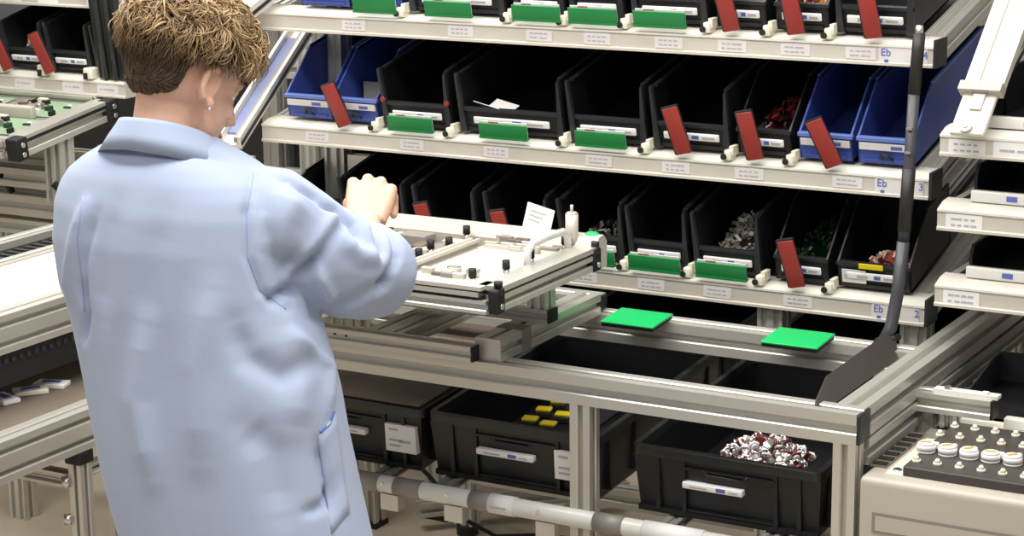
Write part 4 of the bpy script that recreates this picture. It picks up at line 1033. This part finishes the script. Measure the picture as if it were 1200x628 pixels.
def onto(q):
    q = Vector(q)-PL; h = bvh.ray_cast(CAMP, (q-CAMP).normalized())
    return h[0] if h[0] is not None else bvh.find_nearest(q)[0]
CREASES = [
 ([(-0.6739, -0.776, 1.4137), (-0.677, -0.7925, 1.3579), (-0.6694, -0.8046, 1.2959), (-0.6476, -0.8054, 1.246), (-0.6115, -0.7923, 1.2183)], 0.008, -0.004),
 ([(-0.5798, -0.6856, 1.3314), (-0.6065, -0.7132, 1.2839), (-0.6327, -0.7386, 1.2439)], 0.012, -0.01),
 ([(-0.5898, -0.6888, 1.3404), (-0.62, -0.7208, 1.2841), (-0.6449, -0.7431, 1.2529)], 0.012, 0.006),
 ([(-0.6715, -0.7192, 1.4005), (-0.6414, -0.7069, 1.3825), (-0.608, -0.6928, 1.3645)], 0.01, -0.007),
 ([(-0.6637, -0.6128, 1.3401), (-0.6431, -0.6033, 1.332), (-0.6212, -0.5964, 1.311), (-0.6088, -0.5974, 1.281)], 0.009, -0.01),
 ([(-0.5984, -0.5823, 1.3159), (-0.5822, -0.579, 1.2936), (-0.5753, -0.5837, 1.2611)], 0.009, -0.014),
 ([(-0.577, -0.5716, 1.3105), (-0.5606, -0.5685, 1.2869), (-0.5533, -0.5713, 1.2608), (-0.5627, -0.5851, 1.2285)], 0.008, -0.009),
 ([(-0.5627, -0.5851, 1.2285), (-0.5691, -0.5932, 1.2117)], 0.012, -0.018),
 ([(-0.5719, -0.6871, 1.3087), (-0.5467, -0.6796, 1.2832), (-0.5216, -0.6661, 1.2804)], 0.016, 0.007),
 ([(-0.5252, -0.6791, 1.2388), (-0.5512, -0.6994, 1.2177), (-0.5889, -0.725, 1.2018)], 0.014, -0.006),
 ([(-0.6041, -0.7178, 1.2612), (-0.5825, -0.7147, 1.2269), (-0.5829, -0.7226, 1.198)], 0.01, 0.006),
 ([(-0.6606, -0.7609, 1.2191), (-0.643, -0.747, 1.234), (-0.6235, -0.7368, 1.2312)], 0.01, -0.01),
 ([(-0.6538, -0.7398, 1.2845), (-0.6297, -0.7303, 1.2691), (-0.6058, -0.7145, 1.2776)], 0.018, -0.007),
 ([(-0.646, -0.7122, 1.3725), (-0.659, -0.7295, 1.3349), (-0.6628, -0.7449, 1.2846)], 0.03, 0.01),
 ([(-0.6562, -0.7743, 1.3825), (-0.6476, -0.7858, 1.3204), (-0.6307, -0.791, 1.2644)], 0.016, -0.003),
 ([(-0.8815, -0.848, 1.3628), (-0.8883, -0.8718, 1.2873), (-0.8814, -0.8912, 1.1991)], 0.024, -0.003),
 ([(-0.9869, -0.7947, 1.344), (-0.9974, -0.8212, 1.2662), (-0.996, -0.8359, 1.2077)], 0.014, 0.006),
 ([(-0.9716, -0.7895, 1.3308), (-0.9821, -0.816, 1.253), (-0.9762, -0.8247, 1.2075)], 0.012, -0.0045),
 ([(-0.9799, -0.8234, 1.2205), (-0.9701, -0.8281, 1.1814), (-0.9683, -0.8374, 1.1425)], 0.01, -0.01),
 ([(-0.6786, -0.8786, 1.2584), (-0.6836, -0.9104, 1.1487), (-0.6696, -0.9381, 1.0143)], 0.03, 0.006),
 ([(-0.7555, -0.8929, 1.3691), (-0.7605, -0.9247, 1.2594), (-0.752, -0.9554, 1.1251)], 0.03, -0.003),
 ([(-0.6462, -0.8733, 1.2092), (-0.6247, -0.8741, 1.1602), (-0.5785, -0.8546, 1.1352), (-0.5374, -0.8249, 1.1591)], 0.022, -0.007),
 ([(-0.5752, -0.8333, 1.2084), (-0.5567, -0.8423, 1.1349), (-0.5546, -0.8604, 1.0617)], 0.03, 0.007),
 ([(-0.7609, -0.9378, 1.2106), (-0.7604, -0.9666, 1.1008), (-0.7326, -0.98, 0.9907)], 0.026, 0.007),
 ([(-0.6146, -0.8942, 1.0624), (-0.5781, -0.8833, 1.0254), (-0.5583, -0.8947, 0.9398)], 0.028, -0.006),
 ([(-0.5315, -0.8088, 1.2078), (-0.5186, -0.8176, 1.1467), (-0.5145, -0.8314, 1.0856)], 0.014, 0.005),
 ([(-0.5193, -0.847, 1.0369), (-0.5033, -0.8509, 0.9879), (-0.4873, -0.8548, 0.9389)], 0.016, -0.008),
 ([(-0.5255, -0.8763, 0.9394), (-0.4995, -0.8584, 0.9513), (-0.4869, -0.8417, 0.9877)], 0.01, -0.006),
 ([(-0.8415, -0.8589, 1.4591), (-0.7854, -0.8289, 1.4522), (-0.7175, -0.794, 1.439)], 0.012, -0.005),
]
SEAMS = [
 ('armhole_seam', [(-0.6739, -0.776, 1.4137), (-0.677, -0.7925, 1.3579), (-0.6694, -0.8046, 1.2959), (-0.6476, -0.8054, 1.246), (-0.6115, -0.7923, 1.2183)], 'coatd', 0.0009),
 ('pocket_edge', [(-0.5209, -0.8437, 1.0528), (-0.5102, -0.8344, 1.0648), (-0.5066, -0.8276, 1.0831)], 'coat_shade', 0.0028),
 ('collar_seam', [(-0.8933, -0.8304, 1.4549), (-0.8575, -0.8095, 1.4569), (-0.8179, -0.7876, 1.4552), (-0.7776, -0.7669, 1.4472)], 'coat_shade', 0.001),
 ('armhole_seam', [(-0.9917, -0.794, 1.357), (-0.992, -0.8113, 1.2921), (-0.9794, -0.8214, 1.227), (-0.9712, -0.8288, 1.1815)], 'coatd', 0.001),
]
PK = [(-0.5512, -0.8075, 1.0316), (-0.5315, -0.7872, 1.0661), (-0.4988, -0.8068, 0.9219), (-0.5189, -0.8263, 0.8912)]

nv = len(cm.vertices); co_ = np.empty(nv*3); cm.vertices.foreach_get('co', co_); co_ = co_.reshape(-1, 3)
no_ = np.array([v.normal[:] for v in cm.vertices]); disp = np.zeros(nv)
def seg_disp(pts, width, amp, soft=2):
    global disp
    best = np.full(nv, 1e9); tt = np.zeros(nv); m = len(pts)-1
    for i in range(m):
        a = np.array(pts[i]); d = np.array(pts[i+1])-a; L2 = max(1e-9, d @ d)
        t = np.clip(((co_-a) @ d)/L2, 0, 1); dist = np.linalg.norm(co_-(a+t[:, None]*d), axis=1)
        k = dist < best; best[k] = dist[k]; tt[k] = (i+t[k])/m
    fade = np.clip(np.minimum(tt+.12, 1.12-tt)*3.5, 0, 1)
    disp += amp*np.exp(-(best/width)**soft)*fade
for pts_, wd, am in CREASES: seg_disp([onto(p) for p in pts_], wd*.9, am*1.8)
wz = co_+np.array(PL)
for i in range(nv):
    x, y, z = wz[i]
    qx = noise.noise(Vector((x*9, y*9, z*3+5)))
    nn_ = noise.noise(Vector((x*7, y*7, z*1.3)))*.0072*(1-.8*smoothstep(1.08, 1.30, z))+noise.noise(Vector((x*14+4+qx*.5, y*14, z*2.4)))*.0028*(1-.6*smoothstep(1.15, 1.35, z))
    arm_ = max(0., 1-min(1., abs(((x+.61)**2+(y+.60)**2+(z-1.26)**2)**.5)/.17))
    nn_ += arm_*((.25-abs(noise.noise(Vector((x*9+z*7, y*9-z*8, z*9+3)))))*.020+noise.noise(Vector((x*20+z*14, y*20, z*10)))*.004)
    disp[i] += nn_
co_ += no_*disp[:, None]
cm.vertices.foreach_set('co', co_.reshape(-1)); cm.update()
bvh = BVHTree.FromPolygons([v.co.copy() for v in cm.vertices], [tuple(p.vertices) for p in cm.polygons])
def seam(pts_, name, m='coatd', r=.0013, lift=.0):
    # dense interpolation snapped on the cloth
    Q = []
    for a, c in zip(pts_, pts_[1:]):
        for k in range(8): Q.append(Vector(a).lerp(Vector(c), k/8))
    Q.append(Vector(pts_[-1])); q = [onto(p) for p in Q]
    mb = MB().tube([p+PL for p in q], r, 6, m); o = mb.build(name, P); return o
for nm, pts_, m_, r_ in SEAMS: seam(pts_, nm, m_, r_)
# collar
b = MB(); NT = 40; rows = []
cc = Vector((-.858,-.742,0))
for k in range(NT+1):
    t = rad(-152+304*k/NT); s_, c_ = math.sin(t), math.cos(t); fwd_ = (1-c_)/2
    zt = 1.492-.068*fwd_**1.15; zb = 1.447-.072*fwd_
    P_in = cc+Vector((s_*.070, -c_*.064, zt-.030)); P_ti = cc+Vector((s_*.073, -c_*.067, zt-.002)); P_t = cc+Vector((s_*.077, -c_*.071, zt+.001)); P_to = cc+Vector((s_*.081, -c_*.075, zt-.005))
    fl = .014+.012*abs(s_)
    P_m = cc+Vector((s_*(.084+fl*.5), -c_*(.078+fl*.5), (zt+zb)/2)); P_b = cc+Vector((s_*(.088+fl), -c_*(.082+fl), zb)); P_bi = cc+Vector((s_*(.084+fl), -c_*(.078+fl), zb+.001)); P_mi = cc+Vector((s_*(.078), -c_*(.072), zt-.012)); 
    rows.append([b.bm.verts.new(p) for p in (P_in, P_ti, P_t, P_to, P_m, P_b, P_bi, P_mi)])
fs = []
for A_, B_ in zip(rows, rows[1:]):
    for j in range(8): fs.append(b.bm.faces.new((A_[j], B_[j], B_[(j+1) % 8], A_[(j+1) % 8])))
fs += [b.bm.faces.new(rows[0]), b.bm.faces.new(rows[-1][::-1])]; b._f(fs, 'coat', True)
col_ = b.build('collar', P)
# pocket on the right hip
b = MB(); pk = [[onto(PK[0][i]) if False else onto(Vector(PK[0]).lerp(Vector(PK[1]), i/6).lerp(Vector(PK[3]).lerp(Vector(PK[2]), i/6), j/8)) for j in range(9)] for i in range(7)]
R0 = [[b.bm.verts.new(PL+p+(bvh.find_nearest(p)[1])*(.0022)) for p in row] for row in pk]; R1 = [[b.bm.verts.new(PL+p-(bvh.find_nearest(p)[1])*.001) for p in row] for row in pk]
fs = []
for i in range(6):
    for j in range(8):
        fs.append(b.bm.faces.new((R0[i][j], R0[i+1][j], R0[i+1][j+1], R0[i][j+1]))); fs.append(b.bm.faces.new((R1[i][j+1], R1[i+1][j+1], R1[i+1][j], R1[i][j])))
for i in range(6): fs += [b.bm.faces.new((R0[i][0], R1[i][0], R1[i+1][0], R0[i+1][0])), b.bm.faces.new((R0[i+1][8], R1[i+1][8], R1[i][8], R0[i][8]))]
for j in range(8): fs += [b.bm.faces.new((R0[0][j+1], R1[0][j+1], R1[0][j], R0[0][j])), b.bm.faces.new((R0[6][j], R1[6][j], R1[6][j+1], R0[6][j+1]))]
b._f(fs, 'coat', True); b.build('pocket', P)
# solid cuff ends, darkness inside the sleeve painted in deeper blue
MB().cyl((-.684,-.450,1.243), (-.695,-.438,1.250), .039, .035, n=28, m='coat_shade').build('cuff_shade', P)
MB().cyl((-1.052,-.47,1.166), (-1.053,-.452,1.166), .044, .040, n=28, m='coat_shade').build('cuff_shade', P)
# trousers and shoes (below the frame)
for s, x in ((-1, -.80), (1, -.62)):
    MB().tube([(x, -.785, .90), (x, -.78, .55), (x, -.79, .10)], [.100, .080, .075], 20, 'trouser').build('trouser_leg', P)
    b = MB(); b.ell((x, -.74, .052), (.048, .125, .048), 'shoe'); b.bbox(x-.046, x+.046, -.86, -.62, 0, .022, .010, 'rubber'); b.ell((x, -.79, .085), (.046, .06, .045), 'shoe'); b.build('shoe', P)


# ------------------------------------------------------------------ light
w = bpy.data.worlds.new('World'); S.world = w; w.use_nodes = True
bg = w.node_tree.nodes['Background']; bg.inputs[0].default_value = (1.0, .97, .93, 1); bg.inputs[1].default_value = .34
def area(name, loc, target, sx, sy, power, col=(1, .97, .92)):
    l = bpy.data.lights.new(name, 'AREA'); l.shape = 'RECTANGLE'; l.size = sx; l.size_y = sy; l.energy = power; l.color = col
    o = bpy.data.objects.new(name, l); COL.objects.link(o); o.location = loc
    o.rotation_euler = (Vector(target)-Vector(loc)).to_track_quat('-Z', 'Y').to_euler(); return o
area('ceiling_light', (-.6, -.9, 3.3), (-.6, -.5, 0), 3.6, .45, 88)
area('ceiling_light', (-.6, .15, 3.3), (-.6, .15, 0), 3.6, .4, 48)
area('ceiling_light', (-3.0, .6, 3.3), (-3.0, .9, 0), 3.0, .5, 55)
area('ceiling_light', (-3.0, 3.0, 3.3), (-3.0, 2.6, 0), 3.6, .5, 60)
area('ceiling_light', (-.8, -3.0, 3.2), (-.7, -.2, .9), 3.6, .6, 30)

# ------------------------------------------------------------------ camera
cam = bpy.data.cameras.new('Camera'); co = bpy.data.objects.new('Camera', cam); COL.objects.link(co); S.camera = co
cam.sensor_width = 36; cam.lens = 2473.261/1200*36; cam.clip_start = .05; cam.clip_end = 60
Rx, Up, Bk = Vector((.87143372,.49040011,-.01053543)), Vector((-.10092328,.20027529,.97452773)), Vector((.4800185,-.84817306,.22401943))
Mx = Matrix.Identity(4)
for i, v in enumerate((Rx, Up, Bk)):
    for r_ in range(3): Mx[r_][i] = v[r_]
Mx.translation = (1.1885, -3.2863, 1.98); co.matrix_world = Mx
S.view_settings.view_transform = 'Standard'; S.view_settings.look = 'None'; S.view_settings.gamma = 1
S.view_settings.use_curve_mapping = False; S.view_settings.exposure = 0.0
